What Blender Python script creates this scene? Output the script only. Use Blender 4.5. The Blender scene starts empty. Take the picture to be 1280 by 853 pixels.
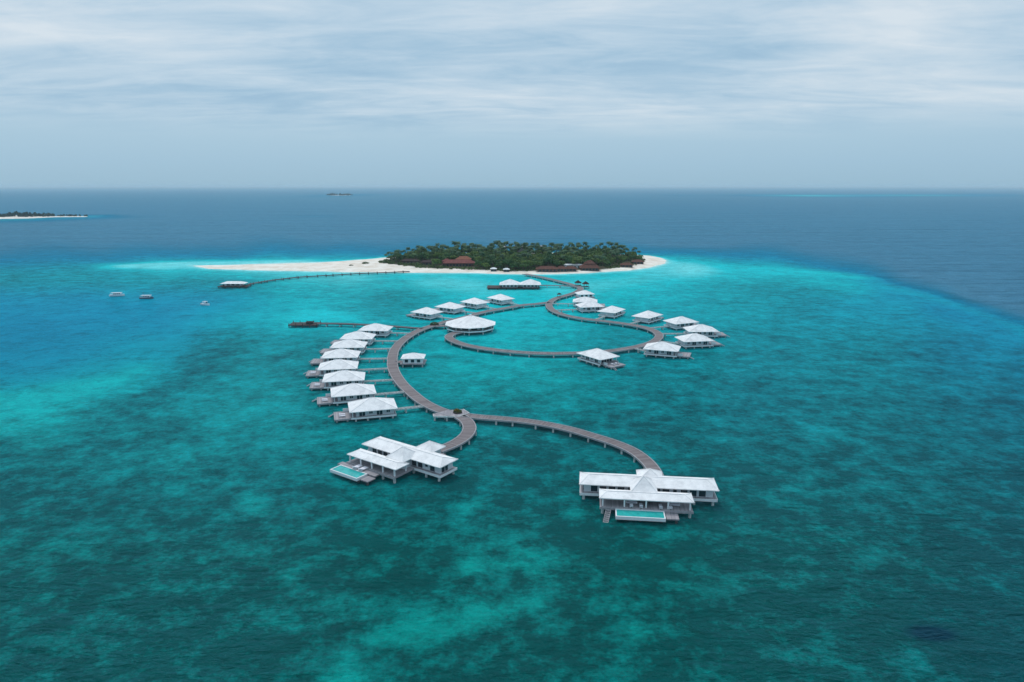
import bpy, math, random
import numpy as np
from mathutils import Vector, Matrix

random.seed(7); np.random.seed(7)
D = bpy.data; SC = bpy.context.scene; COL = SC.collection
R = math.radians

# ------------------------------------------------------------------ camera, light, exposure
CAM_H = 80.0; F = 853.3; PITCH = math.atan(193.5 / F)
cam_d = D.cameras.new('camera'); cam = D.objects.new('camera', cam_d); COL.objects.link(cam)
cam_d.sensor_width = 36; cam_d.lens = 24.0; cam_d.clip_start = 0.5; cam_d.clip_end = 150000
cam.location = (0, 0, CAM_H); cam.rotation_euler = (math.pi / 2 - PITCH, 0, 0)
SC.camera = cam
SC.render.engine = 'CYCLES'
SC.cycles.use_denoising = True
SC.cycles.max_bounces = 6; SC.cycles.volume_bounces = 2
SC.view_settings.view_transform = 'Standard'; SC.view_settings.look = 'None'
SC.view_settings.exposure = 0.0; SC.view_settings.gamma = 1.0

SUN_EL = R(58); SUN_AZ = R(342)          # azimuth from +Y, clockwise
sun_d = D.lights.new('sun', 'SUN'); sun = D.objects.new('sun', sun_d); COL.objects.link(sun)
sun_d.energy = 1.5; sun_d.angle = R(12); sun_d.color = (1.0, 0.97, 0.93)
sv = Vector((math.sin(SUN_AZ) * math.cos(SUN_EL), math.cos(SUN_AZ) * math.cos(SUN_EL), math.sin(SUN_EL)))
sun.rotation_euler = (-sv).to_track_quat('-Z', 'Y').to_euler()

def link(nt, a, b): nt.links.new(a, b)
def node(nt, t, **kw):
    n = nt.nodes.new(t)
    for k, v in kw.items():
        if k == 'inp':
            for kk, vv in v.items(): n.inputs[kk].default_value = vv
        else: setattr(n, k, v)
    return n
def ramp(nt, fac, stops, interp='LINEAR'):
    n = nt.nodes.new('ShaderNodeValToRGB'); n.color_ramp.interpolation = interp
    e = n.color_ramp.elements
    while len(e) < len(stops): e.new(0.5)
    for i, (p, c) in enumerate(stops):
        e[i].position = p; e[i].color = (c[0], c[1], c[2], 1)
    if fac is not None: link(nt, fac, n.inputs[0])
    return n
def math_n(nt, op, a, b=None, clamp=False):
    n = nt.nodes.new('ShaderNodeMath'); n.operation = op; n.use_clamp = clamp
    for i, x in enumerate((a, b)):
        if x is None: continue
        if isinstance(x, (int, float)): n.inputs[i].default_value = x
        else: link(nt, x, n.inputs[i])
    return n.outputs[0]
def mixc(nt, fac, a, b, mode='MIX'):
    n = nt.nodes.new('ShaderNodeMix'); n.data_type = 'RGBA'; n.blend_type = mode
    for s, x in ((n.inputs[0], fac), (n.inputs[6], a), (n.inputs[7], b)):
        if isinstance(x, (int, float)): s.default_value = x
        elif isinstance(x, tuple): s.default_value = (x[0], x[1], x[2], 1)
        else: link(nt, x, s)
    return n.outputs[2]
def lin(r, g, b):
    f = lambda c: (c / 255 / 12.92) if c / 255 <= 0.04045 else ((c / 255 + 0.055) / 1.055) ** 2.4
    return (f(r), f(g), f(b))

# ---- world: Nishita sky behind a high, streaky overcast
W = D.worlds.new('World'); SC.world = W; W.use_nodes = True; nt = W.node_tree; nt.nodes.clear()
out = node(nt, 'ShaderNodeOutputWorld')
sky = node(nt, 'ShaderNodeTexSky', sky_type='NISHITA', sun_disc=False, sun_elevation=SUN_EL, sun_rotation=SUN_AZ)
bg1 = node(nt, 'ShaderNodeBackground', inp={'Strength': 0.07}); link(nt, sky.outputs[0], bg1.inputs[0])
tc = node(nt, 'ShaderNodeTexCoord'); sep = node(nt, 'ShaderNodeSeparateXYZ'); link(nt, tc.outputs['Generated'], sep.inputs[0])
z = math_n(nt, 'MAXIMUM', sep.outputs[2], 0.0)
zz = math_n(nt, 'ADD', z, 0.10)
px = math_n(nt, 'DIVIDE', sep.outputs[0], zz); py = math_n(nt, 'DIVIDE', sep.outputs[1], zz)
cmb = node(nt, 'ShaderNodeCombineXYZ'); link(nt, px, cmb.inputs[0]); link(nt, py, cmb.inputs[1])
def cl_noise(scale, vec_scale, rot, detail, rough, dist, off=0.0):
    m = node(nt, 'ShaderNodeMapping'); m.inputs['Scale'].default_value = vec_scale; m.inputs['Rotation'].default_value = (0, 0, rot)
    m.inputs['Location'].default_value = (off, off * 1.7, off)
    link(nt, cmb.outputs[0], m.inputs[0])
    n = node(nt, 'ShaderNodeTexNoise', inp={'Scale': scale, 'Detail': detail, 'Roughness': rough, 'Distortion': dist})
    link(nt, m.outputs[0], n.inputs['Vector']); return n.outputs[0]
n1 = cl_noise(0.55, (0.8, 1.3, 1), R(14), 7, 0.56, 0.5, 3.1)
n2 = cl_noise(2.3, (0.6, 1.5, 1), R(8), 9, 0.66, 0.6, 9.4)
n3 = cl_noise(0.22, (1, 1, 1), 0, 3, 0.5, 0.0, 1.3)
mix12 = math_n(nt, 'ADD', math_n(nt, 'MULTIPLY', n1, 0.55), math_n(nt, 'ADD', math_n(nt, 'MULTIPLY', n2, 0.28), math_n(nt, 'MULTIPLY', n3, 0.17)))
cc = ramp(nt, mix12, [(0.36, lin(148, 184, 212)), (0.44, lin(166, 198, 221)), (0.52, lin(190, 213, 230)), (0.63, lin(218, 230, 239))])
# near the horizon the cloud sheet closes into one even band of humid air
hz = ramp(nt, z, [(0.0, lin(155, 191, 213)), (0.03, lin(161, 196, 219)), (0.075, lin(173, 204, 224))])
band = node(nt, 'ShaderNodeMapRange', interpolation_type='SMOOTHSTEP', inp={'From Min': 0.055, 'From Max': 0.105}); link(nt, z, band.inputs[0])
cloudcol = mixc(nt, band.outputs[0], hz.outputs[0], cc.outputs[0])
zen = node(nt, 'ShaderNodeMapRange', interpolation_type='SMOOTHSTEP', inp={'From Min': 0.3, 'From Max': 0.8, 'To Min': 1.0, 'To Max': 1.25}); link(nt, z, zen.inputs[0])
bg2 = node(nt, 'ShaderNodeBackground'); link(nt, cloudcol, bg2.inputs[0]); link(nt, zen.outputs[0], bg2.inputs[1])
mx = node(nt, 'ShaderNodeMixShader', inp={0: 0.93}); link(nt, bg1.outputs[0], mx.inputs[1]); link(nt, bg2.outputs[0], mx.inputs[2])
link(nt, mx.outputs[0], out.inputs[0])

# ------------------------------------------------------------------ helpers
def at(u, v, z=0.0):
    """point of the place seen at photo pixel (u, v) at height z (survey of the photograph)"""
    dx = (u - 640) / F; dy = -(v - 426.5) / F
    d = (dx, math.cos(PITCH) + dy * math.sin(PITCH), -math.sin(PITCH) + dy * math.cos(PITCH))
    t = (z - CAM_H) / d[2]
    return Vector((d[0] * t, d[1] * t, z))

def tag(o, label=None, cat=None, group=None, kind=None):
    if label: o['label'] = label
    if cat: o['category'] = cat
    if group: o['group'] = group
    if kind: o['kind'] = kind
    return o
def empty(name, loc, rz=0, label=None, cat=None, group=None):
    o = D.objects.new(name, None); o.empty_display_size = 1; o.location = loc; o.rotation_euler = (0, 0, rz)
    COL.objects.link(o); return tag(o, label, cat, group)
def relink(src, parent):
    c = src.copy(); COL.objects.link(c); c.parent = parent
    for ch in KIDS.get(src.name, []): relink(ch, c)
    return c
KIDS = {}
def copy_thing(src, loc, rz, label, scale=None):
    c = src.copy(); COL.objects.link(c); c.location = loc; c.rotation_euler = (0, 0, rz); c['label'] = label
    if scale: c.scale = scale
    for ch in KIDS.get(src.name, []): relink(ch, c)
    return c

class MB:
    def __init__(s): s.v = []; s.f = []; s.uv = None
    def quad(s, a, b, c, d):
        n = len(s.v); s.v += [tuple(a), tuple(b), tuple(c), tuple(d)]; s.f.append((n, n + 1, n + 2, n + 3)); return s
    def tri(s, a, b, c):
        n = len(s.v); s.v += [tuple(a), tuple(b), tuple(c)]; s.f.append((n, n + 1, n + 2)); return s
    def box(s, cx, cy, z0, lx, ly, lz, rz=0.0):
        n = len(s.v); c, q = math.cos(rz), math.sin(rz)
        for zz in (z0, z0 + lz):
            for sx, sy in ((-1, -1), (1, -1), (1, 1), (-1, 1)):
                x, y = sx * lx / 2, sy * ly / 2
                s.v.append((cx + x * c - y * q, cy + x * q + y * c, zz))
        s.f += [(n + 3, n + 2, n + 1, n), (n + 4, n + 5, n + 6, n + 7)]
        for i in range(4):
            j = (i + 1) % 4; s.f.append((n + i, n + j, n + 4 + j, n + 4 + i))
        return s
    def bar(s, a, b, w, h):
        a = Vector(a); b = Vector(b); d = (b - a).normalized()
        up = Vector((0, 0, 1)) if abs(d.z) < 0.95 else Vector((1, 0, 0))
        x = d.cross(up).normalized(); y = x.cross(d).normalized()
        n = len(s.v)
        for p in (a, b):
            for i, j in ((-1, -1), (1, -1), (1, 1), (-1, 1)): s.v.append(tuple(p + x * (i * w / 2) + y * (j * h / 2)))
        s.f += [(n + 3, n + 2, n + 1, n), (n + 4, n + 5, n + 6, n + 7)]
        for i in range(4):
            j = (i + 1) % 4; s.f.append((n + i, n + j, n + 4 + j, n + 4 + i))
        return s
    def tube(s, pts, rad, k=8, cap=True):
        n0 = len(s.v)
        for i, p in enumerate(pts):
            p = Vector(p); q0 = Vector(pts[max(0, i - 1)]); q1 = Vector(pts[min(len(pts) - 1, i + 1)])
            d = (q1 - q0).normalized(); up = Vector((0, 0, 1)) if abs(d.z) < 0.95 else Vector((1, 0, 0))
            x = d.cross(up).normalized(); y = x.cross(d).normalized(); r = rad[i] if isinstance(rad, (list, tuple)) else rad
            for j in range(k):
                a = 2 * math.pi * j / k; s.v.append(tuple(p + x * (r * math.cos(a)) + y * (r * math.sin(a))))
        for i in range(len(pts) - 1):
            for j in range(k):
                a = n0 + i * k + j; b = n0 + i * k + (j + 1) % k
                s.f.append((a, b, b + k, a + k))
        if cap:
            s.f.append(tuple(n0 + j for j in reversed(range(k))))
            s.f.append(tuple(n0 + (len(pts) - 1) * k + j for j in range(k)))
        return s
    def poly_prism(s, pts, z0, z1):
        n = len(s.v); k = len(pts)
        for zz in (z0, z1): s.v += [(p[0], p[1], zz) for p in pts]
        s.f.append(tuple(n + i for i in reversed(range(k)))); s.f.append(tuple(n + k + i for i in range(k)))
        for i in range(k):
            j = (i + 1) % k; s.f.append((n + i, n + j, n + k + j, n + k + i))
        return s
    def hip(s, cx, cy, L, Wd, z0, h, ridge=None, th=0.22):
        """hipped roof: fascia of thickness th, soffit, four slopes, capping along ridge and hips"""
        if ridge is None: ridge = max(0.0, L - Wd)
        e = [(cx + sx * L / 2, cy + sy * Wd / 2) for sx, sy in ((-1, -1), (1, -1), (1, 1), (-1, 1))]
        n = len(s.v)
        s.v += [(x, y, z0) for x, y in e] + [(x, y, z0 + th) for x, y in e]
        s.v += [(cx - ridge / 2, cy, z0 + th + h), (cx + ridge / 2, cy, z0 + th + h)]
        s.f += [(n + 3, n + 2, n + 1, n)]
        for i in range(4):
            j = (i + 1) % 4; s.f.append((n + i, n + j, n + 4 + j, n + 4 + i))
        if ridge > 0.05:
            s.f += [(n + 4, n + 5, n + 9, n + 8), (n + 6, n + 7, n + 8, n + 9), (n + 5, n + 6, n + 9), (n + 7, n + 4, n + 8)]
        else:
            s.v.pop(); s.f += [(n + 4 + i, n + 4 + (i + 1) % 4, n + 8) for i in range(4)]
        t = z0 + th + h + 0.02
        A = Vector((cx - ridge / 2, cy, t)); B = Vector((cx + ridge / 2, cy, t))
        for (x, y), p in zip(e, (A, B, B, A)): s.bar((x, y, z0 + th + 0.02), p, 0.26, 0.1)
        if ridge > 0.05: s.bar(A, B, 0.3, 0.12)
        return s
    def build(s, name, m, parent=None, smooth=False, mats=None, fm=None):
        me = D.meshes.new(name); me.from_pydata(s.v, [], s.f)
        for mm in ([m] if mats is None else mats): me.materials.append(mm)
        if fm is not None: me.polygons.foreach_set('material_index', fm)
        if smooth: me.polygons.foreach_set('use_smooth', [True] * len(me.polygons))
        if s.uv is not None:
            uvl = me.uv_layers.new(name='UVMap')
            for p in me.polygons:
                for li in p.loop_indices: uvl.data[li].uv = s.uv.get(me.loops[li].vertex_index, (0, 0))
        me.validate(); me.update()
        o = D.objects.new(name, me); COL.objects.link(o)
        if parent is not None:
            o.parent = parent; KIDS.setdefault(parent.name, []).append(o)
        return o

# ------------------------------------------------------------------ materials
def pmat(name, col, rough=0.6, spec=0.4, metal=0.0, var=0.0, scale=1.0, bump=0.0, dirt=None):
    m = D.materials.new(name); m.use_nodes = True; n_ = m.node_tree; b = n_.nodes['Principled BSDF']
    b.inputs['Base Color'].default_value = (*col, 1); b.inputs['Roughness'].default_value = rough
    b.inputs['Specular IOR Level'].default_value = spec; b.inputs['Metallic'].default_value = metal
    tcn = node(n_, 'ShaderNodeTexCoord')
    ns = node(n_, 'ShaderNodeTexNoise', inp={'Scale': scale, 'Detail': 6, 'Roughness': 0.6}); link(n_, tcn.outputs['Object'], ns.inputs['Vector'])
    if var > 0:
        d = dirt or tuple(c * (1 - var) for c in col)
        r = ramp(n_, ns.outputs[0], [(0.33, d), (0.66, tuple(min(1, c * (1 + var * 0.3)) for c in col))])
        link(n_, r.outputs[0], b.inputs['Base Color'])
    if bump > 0:
        bp = node(n_, 'ShaderNodeBump', inp={'Strength': 0.6, 'Distance': bump}); link(n_, ns.outputs[0], bp.inputs['Height']); link(n_, bp.outputs[0], b.inputs['Normal'])
    return m

M = {}
# white shingled roofs: courses of shingles as a fine relief and slight weathering
def roof_mat(name, c0, c1, course=0.45):
    m = pmat(name, c0, 0.75, 0.25); n_ = m.node_tree; b = n_.nodes['Principled BSDF']
    tcn = node(n_, 'ShaderNodeTexCoord')
    a = node(n_, 'ShaderNodeTexNoise', inp={'Scale': 0.35, 'Detail': 8, 'Roughness': 0.65}); link(n_, tcn.outputs['Object'], a.inputs['Vector'])
    v = node(n_, 'ShaderNodeTexVoronoi', inp={'Scale': 1.8}); link(n_, tcn.outputs['Object'], v.inputs['Vector'])
    base = ramp(n_, a.outputs[0], [(0.25, c1), (0.58, c0)])
    vv = node(n_, 'ShaderNodeSeparateColor'); link(n_, v.outputs['Color'], vv.inputs[0])
    fine = node(n_, 'ShaderNodeMapRange', inp={'To Min': 0.96, 'To Max': 1.02}); link(n_, vv.outputs[0], fine.inputs[0])
    cm = mixc(n_, 1.0, base.outputs[0], fine.outputs[0], 'MULTIPLY'); link(n_, cm, b.inputs['Base Color'])
    sx = node(n_, 'ShaderNodeSeparateXYZ'); link(n_, tcn.outputs['Object'], sx.inputs[0])
    saw = math_n(n_, 'FRACT', math_n(n_, 'DIVIDE', sx.outputs[2], course * 0.45))
    bp = node(n_, 'ShaderNodeBump', inp={'Strength': 0.5, 'Distance': 0.05}); link(n_, saw, bp.inputs['Height']); link(n_, bp.outputs[0], b.inputs['Normal'])
    return m
M['roof'] = roof_mat('white_shingle', (0.86, 0.84, 0.84), (0.62, 0.61, 0.62))
M['thatch'] = pmat('brown_thatch', (0.16, 0.07, 0.055), 0.9, 0.1, var=0.5, scale=1.2, bump=0.1)
M['dkthatch'] = pmat('dark_thatch', (0.07, 0.045, 0.045), 0.9, 0.1, var=0.4, scale=1.2, bump=0.1)
M['red'] = pmat('red_tile', (0.21, 0.06, 0.055), 0.8, 0.2, var=0.35, scale=0.6)
M['orange'] = pmat('orange_tile', (0.27, 0.10, 0.06), 0.8, 0.2, var=0.35, scale=0.6)
M['wall'] = pmat('painted_wall', (0.62, 0.64, 0.67), 0.6, 0.3, var=0.12, scale=1.5)
M['trim'] = pmat('white_trim', (0.74, 0.75, 0.77), 0.5, 0.35, var=0.08, scale=2.0)
M['glass'] = pmat('dark_glass', (0.02, 0.035, 0.05), 0.08, 0.6)
M['pile'] = pmat('pale_concrete', (0.62, 0.64, 0.64), 0.8, 0.2, var=0.35, scale=1.4, dirt=(0.32, 0.36, 0.35))
M['fascia'] = pmat('grey_timber_edge', (0.36, 0.35, 0.37), 0.8, 0.2, var=0.25, scale=2.0)
M['beam'] = pmat('dark_beam', (0.12, 0.11, 0.115), 0.85, 0.15, var=0.3, scale=1.5)
M['dirtwood'] = pmat('dark_wood', (0.075, 0.06, 0.06), 0.85, 0.15, var=0.4, scale=1.5)
M['pool'] = pmat('pool_water', (0.03, 0.42, 0.40), 0.06, 0.5, var=0.25, scale=0.9, bump=0.03)
M['cushion'] = pmat('cushion', (0.70, 0.68, 0.74), 0.8, 0.2)
M['dark'] = pmat('dark_metal', (0.04, 0.04, 0.045), 0.5, 0.4)
M['hull'] = pmat('white_gelcoat', (0.72, 0.75, 0.78), 0.25, 0.5)
M['hullblue'] = pmat('slate_hull', (0.10, 0.14, 0.19), 0.3, 0.5)
M['bark'] = pmat('bark', (0.16, 0.12, 0.09), 0.9, 0.1, var=0.3, scale=3)
M['flowers'] = pmat('ochre_flowers', (0.30, 0.16, 0.03), 0.8, 0.1, var=0.5, scale=8)

def wood_mat(name, c0, c1, use_uv):
    m = pmat(name, c0, 0.8, 0.2); n_ = m.node_tree; b = n_.nodes['Principled BSDF']
    tcn = node(n_, 'ShaderNodeTexCoord'); src = tcn.outputs['UV'] if use_uv else tcn.outputs['Object']
    sp = node(n_, 'ShaderNodeSeparateXYZ'); link(n_, src, sp.inputs[0])
    pl = math_n(n_, 'FLOOR', math_n(n_, 'MULTIPLY', sp.outputs[0], 2.2))          # planks
    wn = node(n_, 'ShaderNodeTexWhiteNoise', noise_dimensions='1D'); link(n_, pl, wn.inputs['W'])
    bay = math_n(n_, 'FRACT', math_n(n_, 'DIVIDE', sp.outputs[0], 2.4))           # joints between plank bays
    joint = math_n(n_, 'LESS_THAN', bay, 0.09)
    ns = node(n_, 'ShaderNodeTexNoise', inp={'Scale': 0.25, 'Detail': 5}); link(n_, tcn.outputs['Object'], ns.inputs['Vector'])
    t = math_n(n_, 'ADD', math_n(n_, 'MULTIPLY', wn.outputs[0], 0.5), math_n(n_, 'MULTIPLY', ns.outputs[0], 0.6))
    r = ramp(n_, t, [(0.15, c1), (0.9, c0)])
    c = mixc(n_, math_n(n_, 'MULTIPLY', joint, 0.45), r.outputs[0], tuple(x * 0.45 for x in c1)); link(n_, c, b.inputs['Base Color'])
    return m
M['planks'] = wood_mat('weathered_planks', (0.245, 0.21, 0.215), (0.135, 0.112, 0.116), True)
M['decking'] = wood_mat('grey_decking', (0.38, 0.355, 0.375), (0.22, 0.205, 0.225), False)

def leaf_mat(name, cols, scale=0.25):
    m = pmat(name, cols[0], 0.65, 0.2); n_ = m.node_tree; b = n_.nodes['Principled BSDF']
    oi = node(n_, 'ShaderNodeObjectInfo'); g = node(n_, 'ShaderNodeTexCoord')
    ns = node(n_, 'ShaderNodeTexNoise', inp={'Scale': scale, 'Detail': 4, 'Roughness': 0.7}); link(n_, g.outputs['Object'], ns.inputs['Vector'])
    t = math_n(n_, 'ADD', math_n(n_, 'MULTIPLY', oi.outputs['Random'], 0.6), math_n(n_, 'MULTIPLY', math_n(n_, 'SUBTRACT', ns.outputs[0], 0.25), 0.8), True)
    r = ramp(n_, t, [(i / (len(cols) - 1), c) for i, c in enumerate(cols)])
    link(n_, r.outputs[0], b.inputs['Base Color'])
    return m
M['leaf'] = leaf_mat('broad_leaves', [(0.022, 0.075, 0.026), (0.05, 0.115, 0.028), (0.10, 0.165, 0.032), (0.16, 0.20, 0.04)])
M['palm'] = leaf_mat('palm_fronds', [(0.02, 0.062, 0.028), (0.032, 0.085, 0.03), (0.06, 0.115, 0.034)])
M['shrub'] = leaf_mat('shrub_leaves', [(0.03, 0.075, 0.02), (0.06, 0.11, 0.025), (0.11, 0.11, 0.04)], 0.15)
M['farleaf'] = pmat('far_foliage', (0.03, 0.06, 0.05), 0.8, 0.1, var=0.4, scale=0.05)

# ------------------------------------------------------------------ sea
# survey points: photo pixel -> (depth 0 shore .. 1 open ocean, reef cover 0 sand .. 1 coral)
CTRL = """
-200,235,1,.2;200,235,1,.2;640,235,1,.2;1000,235,1,.2;1480,235,1,.2;-200,270,1,.2;300,270,1,.2;700,270,1,.2;1100,270,1,.2;1480,270,1,.2
0,300,.98,.3;250,300,.98,.3;500,295,1,.3;750,295,1,.3;1000,300,1,.3;1300,300,1,.4;640,305,1,.3;1100,325,1,.5;1300,330,1,.6;1480,340,1,.6
-200,320,.9,.3;0,318,.9,.3;120,318,.85,.3;220,318,.8,.3;300,316,.8,.3;400,312,.85,.3;480,308,.9,.3;0,333,.45,.3;100,332,.36,.3;200,329,.2,.1;230,325,.3,.1;330,323,.28,.1;420,321,.3,.1
0,345,.3,.45;100,345,.28,.4;200,344,.2,.35;260,341,.16,.3;300,340,.12,.2;200,354,.3,.5;100,355,.36,.5;0,356,.38,.5;300,350,.26,.6;240,350,.3,.6
-200,360,.5,.3;-200,420,.6,0;0,368,.52,.1;100,368,.52,.1;200,368,.48,.1;0,395,.57,0;100,395,.57,0;180,400,.54,0;0,440,.6,0;90,440,.57,0;0,475,.5,0;60,475,.46,0;140,455,.44,0;-200,500,.4,0
0,530,.22,0;0,508,.24,0;60,500,.23,0;70,515,.22,.0;120,490,.24,0;165,474,.28,.0;210,450,.4,.1;230,425,.46,.05;260,400,.4,0;310,395,.32,0;360,378,.26,.05;300,372,.44,.05;260,380,.5,.05;380,366,.22,.3;330,360,.24,.4
400,352,.16,.5;460,352,.16,.5;420,372,.2,.35;480,365,.2,.5;520,372,.24,.7;470,385,.23,.6;440,398,.22,.2;400,395,.22,.05;350,405,.26,.05;520,352,.13,.2;450,345,.1,.1;380,345,.12,.2;330,346,.16,.4
0,560,.32,.75;0,545,.3,.5;80,534,.3,.8;125,512,.32,.7;170,495,.32,.8;235,455,.34,.8;280,440,.32,.75;300,425,.3,.6;330,418,.28,.3;360,440,.28,.7;150,540,.3,.5;250,510,.28,.4;330,480,.25,.4;200,560,.3,.5;330,540,.3,.42;100,600,.34,.6
200,620,.38,.65;50,660,.42,.75;150,700,.45,.8;50,760,.5,.85;0,840,.55,.9;200,800,.5,.9;350,620,.36,.6;350,690,.45,.8;350,800,.5,.85;430,650,.42,.75;280,590,.32,.5;-200,560,.36,.7;-200,700,.5,.85;-200,850,.6,.9
600,470,.25,.25;560,445,.24,.25;700,480,.26,.35;680,425,.22,.2;620,422,.22,.1;740,422,.27,.4;785,425,.28,.4;650,398,.2,.05;620,500,.28,.55;700,510,.29,.5;560,560,.34,.6;640,560,.36,.75;700,560,.36,.7;800,500,.33,.65;800,540,.36,.7
520,460,.25,.3;480,420,.24,.3;465,450,.26,.5;470,540,.31,.45;600,350,.13,.05;550,349,.11,.05;700,352,.13,.05;560,368,.18,.2;500,395,.22,.4;560,390,.2,.1;680,365,.16,.05;640,380,.18,0;750,352,.13,.05;800,344,.13,.1;845,334,.1,.05;840,350,.18,.2
880,327,.16,.2;850,322,.2,.1;900,337,.13,.0;960,338,.15,.0;1020,342,.19,.0;1070,350,.28,.0;1100,357,.4,.05;900,350,.22,.4;960,350,.24,.4;950,365,.25,.45;780,370,.2,.15;860,370,.23,.3;900,385,.25,.35;1000,358,.3,.45;1040,334,.8,.3;980,326,.5,.3;1050,328,.8,.3;1000,316,.95,.3;900,316,.8,.3;860,313,.85,.3;830,308,1,.3;1118,350,.9,.3;1190,374,.9,.3;1260,398,.88,.3;1150,376,.46,.1;1100,375,.46,.1;1060,382,.4,.2;1200,405,.48,.1;1250,432,.5,.15;1140,400,.44,.25;1170,352,.97,.3;1230,372,1,.4;1240,404,.62,.2
1290,385,1,.5;1290,422,.62,.3;1290,455,.56,.5;1480,440,.9,.7;1480,500,.6,.7;1040,372,.36,.4;950,410,.3,.4;1000,440,.34,.5;900,450,.3,.55;950,490,.38,.65;870,480,.34,.55;1100,440,.36,.5;1150,425,.46,.5;1210,440,.54,.5;1200,470,.47,.5;1280,500,.5,.6;1280,570,.48,.7;1200,560,.44,.7
1100,540,.38,.65;1000,580,.37,.65;900,600,.42,.8;1280,700,.62,.85;1200,700,.57,.85;1100,700,.52,.85;1000,700,.48,.85;900,720,.48,.85;1280,850,.6,.9;1100,850,.55,.9;900,840,.55,.9;800,840,.53,.85;760,690,.45,.8;700,640,.43,.72;670,700,.42,.6;600,700,.42,.6;620,650,.42,.7;1480,700,.5,.85;1480,900,.48,.9
570,760,.38,.5;620,753,.36,.5;665,757,.36,.5;700,750,.4,.75;545,790,.37,.5;500,795,.38,.5;450,835,.4,.5;420,800,.4,.8;480,765,.4,.75;520,740,.4,.8;570,732,.4,.8;650,728,.4,.8;600,800,.4,.95;650,785,.4,.9;540,815,.4,.9;560,830,.5,.95;700,790,.5,.85;640,860,.55,.9;795,792,.42,.6;850,780,.5,.85;740,745,.48,.8;470,700,.45,.75;250,900,.58,.9;500,900,.58,.9;800,900,.58,.9;1100,900,.6,.9
"""
C = np.array([[float(x) for x in t.split(',')] for l in CTRL.strip().splitlines() for t in l.split(';')])
_f = C[:, 1] >= 555; C[_f, 2] = np.minimum(C[_f, 2], 0.34 + 0.12 * np.clip((C[_f, 0] - 980) / 300, 0, 1))
def warp(v): return np.where(v < 420, 420 - (420 - v) * 2.6, v)
P = np.stack([C[:, 0], warp(C[:, 1])], 1) / 400.0
K = np.sqrt(((P[:, None] - P[None]) ** 2).sum(-1) + 0.004); A = -K + 0.02 * np.eye(len(P))
n = len(P); Pm = np.hstack([np.ones((n, 1)), P]); A = np.block([[A, Pm], [Pm.T, np.zeros((3, 3))]])
WT = np.linalg.solve(A, np.vstack([C[:, 2:], np.zeros((3, 2))]))
def field(x, y):
    """seabed fields at world position (x, y)"""
    r = np.maximum(np.hypot(x, y), 40.0); az = np.clip(np.arctan2(x, y), -R(47), R(47))
    X = r * np.sin(az); Y = r * np.cos(az)
    dz = Y * math.cos(PITCH) + CAM_H * math.sin(PITCH)
    u = 640 + F * X / dz; v = 426.5 - F * (-CAM_H * math.cos(PITCH) + Y * math.sin(PITCH)) / dz
    u = np.clip(u, -200, 1480); v = np.clip(v, 234, 905)
    Q = np.stack([u, warp(v)], 1) / 400.0; res = np.zeros((len(x), 2))
    for i in range(0, len(x), 20000):
        q = Q[i:i + 20000]; k = -np.sqrt(((q[:, None] - P[None]) ** 2).sum(-1) + 0.004)
        res[i:i + 20000] = k @ WT[:n] + np.hstack([np.ones((len(q), 1)), q]) @ WT[n:]
    return np.clip(res[:, 0], 0, 1), np.clip(res[:, 1], 0, 1.0), np.clip((v - 400) / 300, 0, 1) ** 0.8

# island outline (shore line at sea level)
SHORE = [at(*p) for p in [(238, 332.5), (262, 336), (300, 337.5), (350, 338.5), (400, 339.5), (450, 340.5), (500, 341), (540, 341.2), (580, 341.3), (620, 342.4), (660, 343.2), (700, 342.8),
         (735, 341.4), (762, 339.6), (790, 338), (815, 334), (830, 329.5), (833, 326), (826, 322.5), (812, 320), (790, 318.6), (740, 317), (680, 316), (610, 316), (550, 317), (505, 319.5), (482, 322), (455, 324.6), (400, 328.4), (350, 330), (300, 331.2), (258, 331.9)]]
SP = np.array([(p.x, p.y) for p in SHORE])
def sdist(x, y, poly):
    """signed distance, positive inside"""
    q = np.stack([x, y], 1); best = np.full(len(x), 1e18); ins = np.zeros(len(x), bool); m_ = len(poly)
    for i in range(m_):
        a = poly[i]; b = poly[(i + 1) % m_]; ab = b - a
        t = np.clip(((q - a) @ ab) / (ab @ ab), 0, 1); d = ((q - a - t[:, None] * ab) ** 2).sum(1); best = np.minimum(best, d)
        c = ((a[1] > y) != (b[1] > y)) & (x < (b[0] - a[0]) * (y - a[1]) / (b[1] - a[1] + 1e-12) + a[0]); ins ^= c
    return np.where(ins, 1, -1) * np.sqrt(best)

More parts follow.
